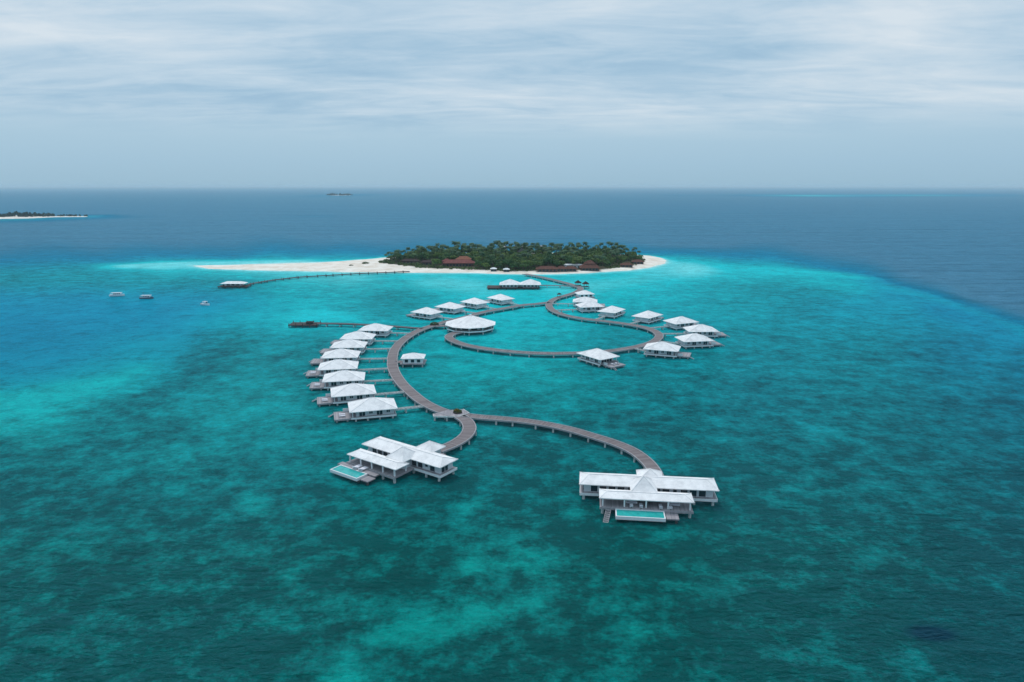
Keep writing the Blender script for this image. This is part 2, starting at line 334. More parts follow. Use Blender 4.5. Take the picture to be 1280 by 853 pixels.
PATCHES = [[(452, 797), (485, 780), (515, 772), (540, 757), (575, 752), (612, 746), (676, 750), (680, 757), (655, 763), (640, 772), (615, 782), (585, 790), (560, 803), (525, 815), (500, 812), (470, 808)],
           [(574, 703), (590, 700), (602, 704), (601, 716), (585, 719), (576, 714)], [(634, 688), (655, 686), (674, 691), (668, 697), (640, 696)], [(610, 701), (645, 701), (672, 711), (686, 720), (668, 723), (645, 712), (618, 708)],
           [(395, 842), (420, 832), (450, 838), (490, 850), (520, 870), (390, 870)], [(772, 786), (798, 780), (822, 790), (820, 802), (796, 804), (780, 797)], [(296, 622), (312, 615), (334, 622), (346, 640), (330, 652), (306, 648)],
           [(562, 627), (600, 622), (616, 632), (590, 642), (566, 640)], [(700, 640), (725, 636), (738, 644), (715, 650)], [(800, 640), (835, 634), (850, 642), (815, 648)]]
SHOALS = [([(-70, 548), (-70, 492), (0, 492), (60, 482), (130, 470), (180, 458), (172, 476), (125, 496), (80, 516), (0, 540)], .22, 26.0),
          ([(835, 328), (880, 330), (940, 333), (1000, 336.5), (1050, 341), (1095, 349), (1060, 348), (1000, 343.5), (940, 341), (880, 339), (835, 340)], .17, 40.0),
          ([(1040, 344), (1100, 352), (1160, 365), (1220, 384), (1290, 410), (1290, 424), (1220, 396), (1150, 374), (1090, 360), (1040, 351)], .40, 40.0),
          ([(120, 331), (200, 327), (250, 325.5), (330, 324.5), (400, 323.5), (400, 330), (250, 334), (200, 337), (130, 337)], .08, 45.0),
          ([(350, 400), (380, 385), (430, 392), (440, 400), (360, 412)], .17, 14.0)]
def build_sea():
    vs = np.concatenate([np.arange(905, 260, -2.0), np.arange(260, 240, -1.0), np.arange(240, 234.4, -0.5)])
    ang = PITCH + np.arctan((vs - 426.5) / F)
    rr = np.concatenate([[2, 15, 35], CAM_H / np.tan(ang), [30000, 50000, 90000]])
    az = np.concatenate([np.arange(-48, 48.01, 0.2), np.arange(54, 306, 6.0)]); az = np.radians(az)
    nr, na = len(rr), len(az)
    x = (rr[:, None] * np.sin(az)[None]).ravel(); y = (rr[:, None] * np.cos(az)[None]).ravel()
    verts = np.stack([x, y, np.zeros_like(x)], 1)
    i = np.arange(nr - 1)[:, None] * na; j = np.arange(na)[None]; j2 = (j + 1) % na
    faces = np.stack([i + j, i + na + j, i + na + j2, i + j2], -1).reshape(-1, 4)
    verts = np.vstack([verts, [[0, 0, 0]]]); cen = len(verts) - 1
    me = D.meshes.new('sea'); me.from_pydata(verts.tolist(), [], faces[:, ::-1].tolist() + [(int(b), int(a), cen) for a, b in zip(range(na), [(k + 1) % na for k in range(na)])])
    xx, yy = verts[:, 0], verts[:, 1]
    d, rf, near_k = field(xx, yy)
    near = (np.abs(xx) < 500) & (yy > 500) & (yy < 1000)
    sd = np.full(len(xx), -999.0); sd[near] = sdist(xx[near], yy[near], SP)
    shallow = np.exp(np.minimum(sd, 0) / 9.0); d = np.minimum(d, d * (1 - shallow)); rf = rf * (1 - shallow * 0.8)
    # reef heads and shoals far out
    def blob(u, v, ru, rv, dd, fld, lim, amp=1.0):
        p = at(u, v); e0 = at(u, v - rv); sx = abs(at(u + ru, v).x - p.x); sy = abs(e0.y - p.y)
        g = np.exp(-(((xx - p.x) / sx) ** 2 + ((yy - p.y) / sy) ** 2)) * amp
        return fld + (dd - fld) * np.clip(g, 0, 1)
    for (u, v, ru, rv, dd, a) in [(1010, 244.8, 75, 1.1, .06, 1), (1150, 244.2, 95, .9, .08, 1), (850, 244.5, 25, .8, .7, .6), (1240, 243, 40, .8, .7, .6), (430, 244.5, 38, 1.4, .55, .8), (392, 271, 30, 1.2, .8, .6),
                              (20, 274.5, 60, 2.6, .3, .95), (85, 272, 60, 1.8, .35, .8), (115, 270.5, 20, 1.2, .3, .8)]:
        d = blob(u, v, ru, rv, dd, d, 0, a)

    for poly, dv, soft in SHOALS:
        pw = np.array([(at(*q).x, at(*q).y) for q in poly]); c = pw.mean(0); r_ = np.abs(pw - c).max() + soft * 2
        nr_ = (np.abs(xx - c[0]) < r_) & (np.abs(yy - c[1]) < r_)
        k_ = np.clip(sdist(xx[nr_], yy[nr_], pw) / soft + .5, 0, 1); k_ = k_ * k_ * (3 - 2 * k_); rf[nr_] *= 1 - k_; d[nr_] = d[nr_] * (1 - k_) + np.minimum(d[nr_], dv) * k_
    rf = rf + .08 * np.clip((near_k - .35) / .5, 0, 1) * (rf < 1.05); rf = np.minimum(rf, 1.0)
    for poly in PATCHES:
        pw = np.array([(at(*q).x, at(*q).y) for q in poly]); c = pw.mean(0); r_ = np.abs(pw - c).max() + 12
        nr_ = (np.abs(xx - c[0]) < r_) & (np.abs(yy - c[1]) < r_)
        if nr_.any():
            k_ = np.clip(sdist(xx[nr_], yy[nr_], pw) / 4.0 + .45, 0, 1); rf[nr_] = rf[nr_] * (1 - k_) + .12 * k_; d[nr_] = d[nr_] * (1 - k_) + np.minimum(d[nr_], .3) * k_
    rf = blob(1165, 792, 24, 8, 2.4, rf, 0, 1.0)
    for nm, arr in (('depth', d), ('reef', rf), ('near_tone', near_k)):
        at_ = me.attributes.new(nm, 'FLOAT', 'POINT'); at_.data.foreach_set('value', arr.astype(np.float32))
    me.polygons.foreach_set('use_smooth', [True] * len(me.polygons)); me.update()
    o = D.objects.new('sea', me); COL.objects.link(o); o['kind'] = 'structure'
    m = D.materials.new('sea_water'); m.use_nodes = True; n_ = m.node_tree; b = n_.nodes['Principled BSDF']; me.materials.append(m)
    a1 = node(n_, 'ShaderNodeAttribute', attribute_name='depth'); a2 = node(n_, 'ShaderNodeAttribute', attribute_name='reef')
    g = node(n_, 'ShaderNodeTexCoord')
    def nz(sx, sy, sc, det, ro, dist=0.0, rot=0.0, off=0.0):
        mp = node(n_, 'ShaderNodeMapping'); mp.inputs['Scale'].default_value = (sx, sy, 1); mp.inputs['Rotation'].default_value = (0, 0, rot); mp.inputs['Location'].default_value = (off, off, 0)
        link(n_, g.outputs['Object'], mp.inputs[0])
        t = node(n_, 'ShaderNodeTexNoise', inp={'Scale': sc, 'Detail': det, 'Roughness': ro, 'Distortion': dist}); link(n_, mp.outputs[0], t.inputs['Vector']); return t.outputs[0]
    big = nz(1, 1.0, 1 / 26, 5, 0.6, 0.0, 0, 3); mid = nz(1, 1.0, 1 / 7.5, 10, 0.72, 0.0, R(10), 11); tiny = nz(1, 1.0, 1 / 1.8, 6, 0.75, 0.0, R(-15), 5)
    # depth wobble: edges of deep and shallow are ragged, not smooth
    wob = math_n(n_, 'MULTIPLY', math_n(n_, 'SUBTRACT', big, 0.5), 0.09)
    wob = math_n(n_, 'ADD', wob, math_n(n_, 'MULTIPLY', math_n(n_, 'SUBTRACT', mid, 0.5), 0.05))
    wsc = math_n(n_, 'MULTIPLY', wob, math_n(n_, 'MULTIPLY', a1.outputs['Fac'], 1.6, True))
    dd = math_n(n_, 'ADD', a1.outputs['Fac'], wsc, True)
    sand = ramp(n_, dd, [(0, lin(196, 234, 228)), (.08, lin(110, 214, 216)), (.16, lin(14, 192, 198)), (.25, lin(0, 172, 180)), (.36, lin(0, 158, 174)), (.52, lin(0, 138, 168)), (.66, lin(0, 122, 158)), (.82, lin(36, 116, 146)), (1, lin(76, 124, 150))])
    reef = ramp(n_, dd, [(0, lin(130, 195, 190)), (.1, lin(66, 162, 164)), (.2, lin(14, 116, 122)), (.3, lin(0, 88, 96)), (.4, lin(0, 80, 90)), (.52, lin(0, 78, 98)), (.66, lin(0, 90, 118)), (.82, lin(28, 98, 130)), (1, lin(62, 110, 138))])
    near_tone = node(n_, 'ShaderNodeAttribute', attribute_name='near_tone')
    # reef cover: large patches broken up by finer ones
    t = math_n(n_, 'ADD', math_n(n_, 'MULTIPLY', mid, 0.52), math_n(n_, 'ADD', math_n(n_, 'MULTIPLY', big, 0.26), math_n(n_, 'MULTIPLY', tiny, 0.22)))
    t = math_n(n_, 'MULTIPLY', math_n(n_, 'SUBTRACT', t, 0.5), math_n(n_, 'ADD', math_n(n_, 'MULTIPLY', near_tone.outputs['Fac'], 2.6), 4.2))
    cov = math_n(n_, 'ADD', t, a2.outputs['Fac'], True)
    cov = math_n(n_, 'SMOOTHSTEP' if False else 'POWER', cov, 0.9)
    col = mixc(n_, cov, sand.outputs[0], reef.outputs[0])
    col = mixc(n_, near_tone.outputs['Fac'], col, mixc(n_, 1.0, col, (1.0, 0.70, 0.53), 'MULTIPLY'))      # colour turns darker and greener towards the viewer
    dk = math_n(n_, 'MULTIPLY', math_n(n_, 'SUBTRACT', a2.outputs['Fac'], 1.0, True), 1.6, True)
    col = mixc(n_, dk, col, (0.0, 0.025, 0.045))
    # light and dark wave ripples painted into the colour as fine streaky noise
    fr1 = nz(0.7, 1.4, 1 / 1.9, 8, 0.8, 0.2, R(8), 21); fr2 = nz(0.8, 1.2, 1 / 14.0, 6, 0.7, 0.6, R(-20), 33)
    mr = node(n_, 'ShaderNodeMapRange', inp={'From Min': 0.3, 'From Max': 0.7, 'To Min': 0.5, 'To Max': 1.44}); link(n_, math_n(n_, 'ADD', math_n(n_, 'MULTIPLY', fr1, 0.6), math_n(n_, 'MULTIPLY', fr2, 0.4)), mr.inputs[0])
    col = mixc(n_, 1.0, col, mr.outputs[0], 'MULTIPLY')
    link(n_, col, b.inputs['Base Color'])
    b.inputs['Roughness'].default_value = 0.2; b.inputs['IOR'].default_value = 1.333; b.inputs['Specular IOR Level'].default_value = 0.0
    # waves: short chop, wind waves, a low swell
    chop = nz(1.0, 1.6, 1 / 1.6, 5, 0.6, 0.3, R(8)); wind = nz(0.6, 1.5, 1 / 6.0, 4, 0.55, 0.5, R(-10), 7); swell = nz(0.35, 1.6, 1 / 26.0, 3, 0.5, 0.4, R(6), 2); roll = nz(0.12, 1.0, 1 / 60.0, 4, 0.6, 0.2, R(-3), 4)
    h = math_n(n_, 'ADD', math_n(n_, 'MULTIPLY', chop, 1.1), math_n(n_, 'ADD', math_n(n_, 'MULTIPLY', wind, 2.4), math_n(n_, 'ADD', math_n(n_, 'MULTIPLY', swell, 2.2), math_n(n_, 'MULTIPLY', roll, math_n(n_, 'MULTIPLY', math_n(n_, 'MULTIPLY', math_n(n_, 'SUBTRACT', a1.outputs['Fac'], .55, True), 2.2, True), 55.0)))))
    bp = node(n_, 'ShaderNodeBump', inp={'Strength': 1.0, 'Distance': 0.75}); link(n_, h, bp.inputs['Height']); link(n_, bp.outputs[0], b.inputs['Normal'])
    # the glossy skin of the water, cut as by a polarising filter
    gl = node(n_, 'ShaderNodeBsdfGlossy', inp={'Roughness': 0.1, 'Color': (0.32, 0.82, 1.0, 1)}); link(n_, bp.outputs[0], gl.inputs['Normal'])
    fr = node(n_, 'ShaderNodeFresnel', inp={'IOR': 1.333}); link(n_, bp.outputs[0], fr.inputs['Normal'])
    ms = node(n_, 'ShaderNodeMixShader'); link(n_, math_n(n_, 'MULTIPLY', fr.outputs[0], 0.34), ms.inputs[0]); link(n_, b.outputs[0], ms.inputs[1]); link(n_, gl.outputs[0], ms.inputs[2])
    link(n_, ms.outputs[0], n_.nodes['Material Output'].inputs['Surface'])
    return o
build_sea()

# ------------------------------------------------------------------ island: beach, soil
ISL = (4.0, 745.0, 141.0, 56.0)      # wooded ellipse
def build_beach(name, poly, step, hmax=1.7, run=14.0, soil=None):
    x0, y0 = poly.min(0) - 12; x1, y1 = poly.max(0) + 12
    nx = int((x1 - x0) / step) + 1; ny = int((y1 - y0) / step) + 1
    X, Y = np.meshgrid(np.linspace(x0, x1, nx), np.linspace(y0, y1, ny)); xx = X.ravel(); yy = Y.ravel()
    sd = sdist(xx, yy, poly); sd = sd + 1.6 * np.sin(xx / 9.0) * np.sin(yy / 13.0 + xx / 31.0)
    zz = np.where(sd > 0, hmax * (1 - np.exp(-sd / run)) + 0.05, sd * 0.25); zz = np.maximum(zz, -1.5)
    zz += np.where(sd > 6, 0.15 * np.sin(xx / 5) * np.cos(yy / 7), 0)
    keep = (sd > -5)
    idx = np.arange(nx * ny).reshape(ny, nx); fq = np.stack([idx[:-1, :-1], idx[:-1, 1:], idx[1:, 1:], idx[1:, :-1]], -1).reshape(-1, 4)
    fq = fq[keep[fq].any(1)]; used = np.unique(fq); remap = -np.ones(nx * ny, int); remap[used] = np.arange(len(used)); fq = remap[fq]
    me = D.meshes.new(name); me.from_pydata(np.stack([xx, yy, zz], 1)[used].tolist(), [], fq.tolist())
    s = np.zeros(nx * ny)
    if soil is not None: s = np.clip(sdist(xx, yy, soil) / 5 + .2, 0, 1)
    a_ = me.attributes.new('soil', 'FLOAT', 'POINT'); a_.data.foreach_set('value', s[used].astype(np.float32))
    me.polygons.foreach_set('use_smooth', [True] * len(me.polygons)); me.update()
    o = D.objects.new(name, me); COL.objects.link(o); o['kind'] = 'structure'; me.materials.append(M['sand']); return o
m = pmat('sand', (0.66, 0.56, 0.46), 0.9, 0.1); n_ = m.node_tree; b = n_.nodes['Principled BSDF']
g = node(n_, 'ShaderNodeTexCoord'); ns = node(n_, 'ShaderNodeTexNoise', inp={'Scale': 0.08, 'Detail': 7, 'Roughness': 0.6}); link(n_, g.outputs['Object'], ns.inputs['Vector'])
r = ramp(n_, ns.outputs[0], [(0.35, (0.64, 0.54, 0.45)), (0.6, (0.80, 0.74, 0.67))])
aa = node(n_, 'ShaderNodeAttribute', attribute_name='soil')
link(n_, mixc(n_, aa.outputs['Fac'], r.outputs[0], (0.07, 0.06, 0.035)), b.inputs['Base Color']); M['sand'] = m
WOOD = np.array([(at(*p).x, at(*p).y) for p in [(478, 330.6), (500, 334), (530, 337), (560, 338), (590, 338.6), (620, 340), (650, 340.8), (700, 340.4), (750, 338.8), (775, 336.2), (800, 332), (807, 327.5), (795, 322), (760, 319.5), (700, 318.6), (640, 318.4), (560, 319), (510, 322), (485, 327)]])
build_beach('sand_beach', SP, 2.0, soil=WOOD)

def beach_z(x, y):
    s = float(sdist(np.array([x]), np.array([y]), SP)[0]); return 1.7 * (1 - math.exp(-max(s, 0) / 14)) + 0.05

# ------------------------------------------------------------------ far islets
def far_poly(l): return np.array([(at(*p).x, at(*p).y) for p in l])
build_beach('distant_sandbank', far_poly([(-60, 274.8), (0, 274.0), (30, 273.5), (52, 272.6), (66, 271.8), (108, 271.4), (112, 270.8), (104, 270.4), (66, 270.6), (40, 269.8), (0, 269.6), (-60, 270)]), 9.0, 1.5, 20)
build_beach('distant_islet', far_poly([(411, 244.55), (425, 244.7), (439, 244.5), (437, 244.0), (425, 243.9), (413, 244.1)]), 22.0, 1.5, 20)
def far_wood(name, pts, hts, label, dens, wid):
    mb = MB()
    for i in range(len(pts) - 1):
        a = at(*pts[i]); c = at(*pts[i + 1]); L = (c - a).length
        for k in range(int(L * dens)):
            t = random.random(); p = a.lerp(c, t) + Vector((random.gauss(0, wid * .2), random.uniform(-wid, wid), 0)); h = (hts[i] * (1 - t) + hts[i + 1] * t) * random.uniform(0.55, 1.1)
            for q in range(5):
                s = h * random.uniform(0.25, 0.45); cz = max(s * 0.5, h * random.uniform(0.3, 0.9)); ox, oy = random.gauss(0, s), random.gauss(0, s)
                th = random.random() * 6.28; e1 = Vector((math.cos(th), math.sin(th), random.uniform(-.3, .3))) * s; e2 = Vector((0, random.uniform(-.5, .5), 1)) * s * 0.8
                ctr = p + Vector((ox, oy, cz + 0.8)); mb.quad(ctr - e1 - e2, ctr + e1 - e2, ctr + e1 * .6 + e2, ctr - e1 * .6 + e2)
    o = mb.build(name, M['farleaf']); return tag(o, label, 'woods', kind='stuff')
far_wood('distant_woods', [(-40, 273), (6, 272), (10, 271.6), (30, 271.8), (55, 271.6), (62, 271.3)], [9, 9, 10, 13, 11, 3], 'dark strip of trees along the pale sandbank far off at the left horizon', 0.35, 14)
far_wood('distant_scrub', [(64, 271.2), (72, 271.1), (90, 271.0), (108, 270.9)], [10, 5, 5, 4.5], 'low dark scrub on the thin tip of the far left sandbank', 0.4, 8)
far_wood('islet_woods', [(410, 244.55), (425, 244.65), (440, 244.5)], [15, 19, 13], 'tiny dark wooded islet alone near the horizon', 0.22, 25)

# ------------------------------------------------------------------ plants on the island
def leaf_cloud(mb, c, rx, ry, rz, cnt, s0, s1, rng):
    for _ in range(cnt):
        th = rng.random() * 6.283; ph = math.acos(rng.uniform(-0.55, 1)); rr_ = rng.uniform(0.72, 1.06)
        d = Vector((math.sin(ph) * math.cos(th), math.sin(ph) * math.sin(th), math.cos(ph)))
        p = Vector(c) + Vector((d.x * rx, d.y * ry, d.z * rz)) * rr_
        nrm = (d + Vector((rng.gauss(0, .5), rng.gauss(0, .5), rng.gauss(0, .4)))).normalized()
        a = nrm.cross(Vector((rng.random(), rng.random(), rng.random()))).normalized(); bb = nrm.cross(a); s = rng.uniform(s0, s1)
        mb.quad(p - a * s - bb * s * .5, p + a * s * .4 - bb * s * .8, p + a * s + bb * s * .5, p - a * s * .3 + bb * s * .8)
def broad_meshes(seed, H=9.5, Rr=5.2):
    rng = random.Random(seed); t = MB(); c = MB()
    t.tube([(0, 0, -0.4), (rng.uniform(-.2, .2), 0.1, H * .3), (rng.uniform(-.5, .5), .2, H * .6)], [.42, .33, .2], 7)
    lobes = [(0, 0, H * .72, Rr * .62, H * .26)]
    for k in range(8):
        a = k * .785 + rng.uniform(-.3, .3); q = Rr * rng.uniform(.35, .68); lobes.append((math.cos(a) * q, math.sin(a) * q, H * rng.uniform(.48, .82), Rr * rng.uniform(.28, .45), H * rng.uniform(.13, .22)))
    for (x, y, z_, r1, h1) in lobes:
        t.tube([(0, .1, H * .32), (x * .5, y * .5, H * .45), (x * .85, y * .85, z_)], [.16, .1, .04], 5)
        leaf_cloud(c, (x, y, z_), r1, r1, h1, int(34 + r1 * 26), .32, .7, rng)
    return t, c
def palm_meshes(seed, H=11.3):
    rng = random.Random(seed); t = MB(); c = MB(); lean = rng.uniform(-1.5, 1.5); ly = rng.uniform(-1, 1)
    top = Vector((lean, ly, H)); t.tube([(0, 0, -.4), (lean * .25, ly * .2, H * .35), (lean * .6, ly * .6, H * .7), tuple(top)], [.28, .2, .16, .13], 7)
    for k in range(17):
        a = k * 2.399 + rng.uniform(-.2, .2); L = rng.uniform(3.4, 4.6); up = rng.uniform(-.15, .95); prev = top.copy(); dirh = Vector((math.cos(a), math.sin(a), 0)); side = Vector((-dirh.y, dirh.x, 0)); pw = .12
        pr = prev; vz = up
        for sgm in range(6):
            nxt = pr + (dirh * .95 + Vector((0, 0, vz))).normalized() * (L / 6); vz -= .36; w = [.55, .95, 1.0, .85, .55, .1][sgm]
            for sg in (-1, 1):
                dr = Vector((0, 0, -.35))
                c.quad(pr, nxt, nxt + side * sg * w + dr * w + dirh * .3, pr + side * sg * pw + dr * pw + dirh * .15)
            pr = nxt; pw = w
    return t, c
def shrub_mesh(seed, Rr=2.2, H=2.2, cnt=150):
    rng = random.Random(seed); c = MB()
    for k in range(4): leaf_cloud(c, (rng.uniform(-.5, .5) * Rr, rng.uniform(-.5, .5) * Rr, H * .4), Rr * .6, Rr * .6, H * rng.uniform(.35, .6), cnt // 4, .2, .42, rng)
    t = MB(); t.tube([(0, 0, -.3), (.1, 0, H * .45)], [.1, .05], 6)
    return t, c
BUILD_AT = []   # (x, y, rx, ry): clearings of the buildings
def clear(x, y):
    return all(((x - a) / c) ** 2 + ((y - b_) / d_) ** 2 > 1 for a, b_, c, d_ in BUILD_AT)
for (u, v, rx, ry) in [(574, 334.5, 19, 16), (737, 339, 13, 11), (688, 340.6, 21, 9), (714, 340, 11, 12), (783, 335.3, 9, 9), (797, 331.6, 9, 9), (513, 331.5, 12, 8), (538, 333, 12, 8)]:
    p = at(u, v); BUILD_AT.append((p.x, p.y, rx, ry))
def clear_tree(x, y):   # the trees also leave open the view from the buildings to the beach
    return all(((x - a) / (c + 2)) ** 2 + ((y - b_ + .5 * d_) / (d_ + 17)) ** 2 > 1 for a, b_, c, d_ in BUILD_AT)
def in_wood(x, y, k=1.0):
    return float(sdist(np.array([x]), np.array([y]), WOOD)[0]) > (1 - k) * 60 + 1.5 * math.sin(x / 7)

broad_protos = []; palm_protos = []
rng = random.Random(5); spots = []
tries = 0
while len(spots) < 470 and tries < 90000:
    tries += 1; x = rng.uniform(-150, 150); y = rng.uniform(652, 805)
    if not in_wood(x, y, .95) or not clear_tree(x, y): continue
    dmin = 7.2 if tries < 30000 else 6.0
    if all((x - a) ** 2 + (y - b_) ** 2 > dmin * dmin for a, b_ in spots): spots.append((x, y))
spots.sort(key=lambda s: s[1])
PALM_SPOTS = []; BROAD_SPOTS = []
for i, (x, y) in enumerate(spots):
    a, b_, c, d_ = ISL; e = ((x - a) / c) ** 2; back = (y - b_) / d_
    pp = 0.55 if back > .3 else (.3 if back > -.35 else .14)
    if x < -75 or x > 105: pp = max(pp, .5)
    (PALM_SPOTS if rng.random() < pp else BROAD_SPOTS).append((x, y))
def plant(name, spots_, meshes, mats, label_fn, cat, group_fn, smin, smax):
    protos = []
    for i, (x, y) in enumerate(spots_):
        k = i % len(meshes); loc = (x, y, beach_z(x, y)); rz = rng.uniform(0, 6.28); s = rng.uniform(smin, smax); e = abs(x - ISL[0]) / ISL[2]; s *= 1 - .35 * max(0, e - .45)
        lab = label_fn(x, y); grp = group_fn(x, y)
        if i < len(meshes):
            o = empty(name, loc, rz, lab, cat, grp); meshes[k][0].build('trunk', mats[0], o, True); meshes[k][1].build('crown', mats[1], o); protos.append(o)
        else:
            o = copy_thing(protos[k], loc, rz, lab); o['group'] = grp
        o.scale = (s, s, s * (rng.uniform(.88, 1.35) if name == 'palm_tree' else rng.uniform(.75, 1.15)))
def zone(x, y):
    b_ = (y - ISL[1]) / ISL[3]
    return ('back' if b_ > .3 else 'front' if b_ < -.3 else 'middle')
Z = {'back': 'standing at the rear of the island wood', 'front': 'at the beach side of the island wood', 'middle': 'in the middle of the island wood'}
plant('palm_tree', PALM_SPOTS, [palm_meshes(40 + i) for i in range(5)], (M['bark'], M['palm']),
      lambda x, y: 'dark feathery palm ' + Z[zone(x, y)], 'palm tree', lambda x, y: 'palms ' + Z[zone(x, y)], .85, 1.15)
plant('broadleaf_tree', BROAD_SPOTS, [broad_meshes(60 + i) for i in range(5)], (M['bark'], M['leaf']),
      lambda x, y: 'round-crowned green leafy tree ' + Z[zone(x, y)], 'tree', lambda x, y: 'leafy trees ' + Z[zone(x, y)], .8, 1.15)
# undergrowth: bushes nobody could count
mb = MB(); r2 = random.Random(9)
for k in range(2600):
    x = r2.uniform(-155, 160); y = r2.uniform(645, 805)
    if not in_wood(x, y, 1.03) or not clear(x, y): continue
    s = r2.uniform(1.2, 2.6); leaf_cloud(mb, (x, y, beach_z(x, y) + s * .2), s, s, s * .75, 16, .4, .9, r2)
tag(mb.build('undergrowth', M['shrub']), 'low green and olive undergrowth beneath the island trees', 'undergrowth', kind='stuff')
# beach shrubs at the western point of the wood and on the sand spit
sh = [shrub_mesh(80 + i) for i in range(3)]
sproto = None
west = [(482, 331.2, 'at the very western tip of the wood'), (490, 332.2, 'second along from the western tip of the wood'), (499, 333, 'on sand below the dark long roofs'), (509, 334, 'on the beach edge left of the red roofs')]
for i, (u, v, w) in enumerate(west):
    p = at(u, v); loc = (p.x, p.y, beach_z(p.x, p.y)); lab = 'low green beach bush ' + w
    if sproto is None:
        sproto = empty('beach_shrub', loc, 0, lab, 'shrub', 'bushes along the western beach'); sh[0][0].build('stem', M['bark'], sproto); sh[0][1].build('foliage', M['shrub'], sproto); o = sproto
    else: o = copy_thing(sproto, loc, i * 1.3, lab)
    o.scale = (1.9, 1.6, 1.1)
for (u, v, lab, s) in [(457, 331.5, 'wider dark bush alone on the pale sand spit', 2.1), (439, 334.0, 'smaller dark bush farther out on the pale sand spit', 1.3)]:
    p = at(u, v); o = copy_thing(sproto, (p.x, p.y, 1.2), 2.0, lab); o.scale = (s * 1.5, s, s * .5); o['group'] = 'bushes on the sand spit'

# ------------------------------------------------------------------ island buildings
def hut(name, px, L, Wd, zr, roofs, label, cat, rz=0, wall=(.25, .2, .18), wallmat=None, rm=None):
    """low building: body walls with dark openings under one or more hip roofs [(dx, dy, L, W, z0, h, mat)]"""
    p = at(*px); z0 = max(beach_z(p.x, p.y) - .25, .3); o = empty(name, (p.x, p.y, z0), rz, label, cat)
    mb = MB(); wn = MB()
    for (dx, dy, l, w, ze, h, mt) in roofs: mb.box(dx, dy, 0, l * .84, w * .8, ze + .05)
    mb.build('wall', wallmat or M['wall_brown'], o)
    for i, (dx, dy, l, w, ze, h, mt) in enumerate(roofs):
        MB().hip(dx, dy, l, w, ze, h, th=.18).build('roof', M[mt], o)
        if dy <= 2:
            k = max(2, int(l / 4))
            for q in range(k): MB().box(dx + (q - (k - 1) / 2) * l * .78 / k, dy - w * .4 - .03, .4, 1.6, .12, 1.9).build('window', M['glass'], o)
    return o
M['wall_brown'] = pmat('brown_timber_wall', (0.14, 0.08, 0.07), 0.8, 0.2, var=.3)
hut('resort_lodge', (574, 334.5), 34, 16, 5, [(0, 0, 33, 11, 3.2, 3.2, 'red'), (4, 6.5, 16, 9, 6.2, 3.0, 'orange'), (-13, 7, 10, 8, 4.2, 2.4, 'red')], 'large red roofed lodge with an orange upper roof among the trees', 'lodge', wallmat=M['wall_brown'])
hut('beach_pavilion', (737, 339), 16, 16, 5, [(0, 0, 20, 14, 2.6, 5.2, 'thatch'), (0, 1, 11, 8, 6.4, 3.0, 'thatch')], 'tall brown tiered thatch pavilion at the beach edge', 'pavilion')
hut('beach_restaurant', (684, 340.8), 24, 9, 4, [(0, 0, 22, 9, 2.6, 2.6, 'thatch'), (14, 2, 12, 8, 2.6, 2.2, 'thatch')], 'low wide brown thatch building left of the tall tiered pavilion', 'building')
hut('thatched_bar', (713, 340.2), 12, 8, 4, [(0, 0, 13, 8, 2.5, 2.2, 'thatch')], 'small brown thatch hut between low building and tiered pavilion', 'hut')
hut('white_beach_shelter', (716, 337), 16, 5, 4, [(0, 0, 19, 6, 3.2, 0.9, 'roof')], 'long pale flat-roofed shelter behind the beach thatch roofs', 'shelter', wallmat=M['wall'])
hut('beach_villa', (783, 335.4), 12, 7, 4, [(0, 0, 13, 8, 2.5, 2.2, 'thatch')], 'nearer of two brown cottages at the east beach', 'cottage')
hut('beach_villa', (797, 331.6), 12, 7, 4, [(0, 0, 13, 8, 2.5, 2.2, 'thatch')], 'farther brown cottage close to the eastern sand point', 'cottage')
hut('palm_cottage', (513, 331.5), 20, 8, 4, [(0, 0, 19, 7, 2.8, 2.0, 'dkthatch')], 'long dark cottage nearest the western tip of the wood', 'cottage')
hut('palm_cottage', (538, 333.0), 20, 8, 4, [(0, 0, 20, 7, 2.8, 2.0, 'dkthatch')], 'long dark cottage just left of the red lodge', 'cottage')
for (u, v, lab) in [(617, 340.4, 'left one of two small white beach shades right of the red lodge'), (633, 341.0, 'right one of two small white beach shades right of the red lodge')]:
    hut('beach_hut', (u, v), 6, 5, 3, [(0, 0, 6.5, 5, 2.4, 1.2, 'roof')], lab, 'hut')
for (u, v, lab) in [(629, 319.0, 'leftmost pale roof showing among the rear treetops'), (651, 319.2, 'widest pale roof showing among the rear treetops'), (676, 319.0, 'rightmost pale roof showing among the rear treetops')]:
    hut('service_building', (u, v), 16, 9, 9, [(0, 0, 17 if 'widest' in lab else 10, 9, 8.4, 1.6, 'fascia')], lab, 'building', wallmat=M['fascia'])

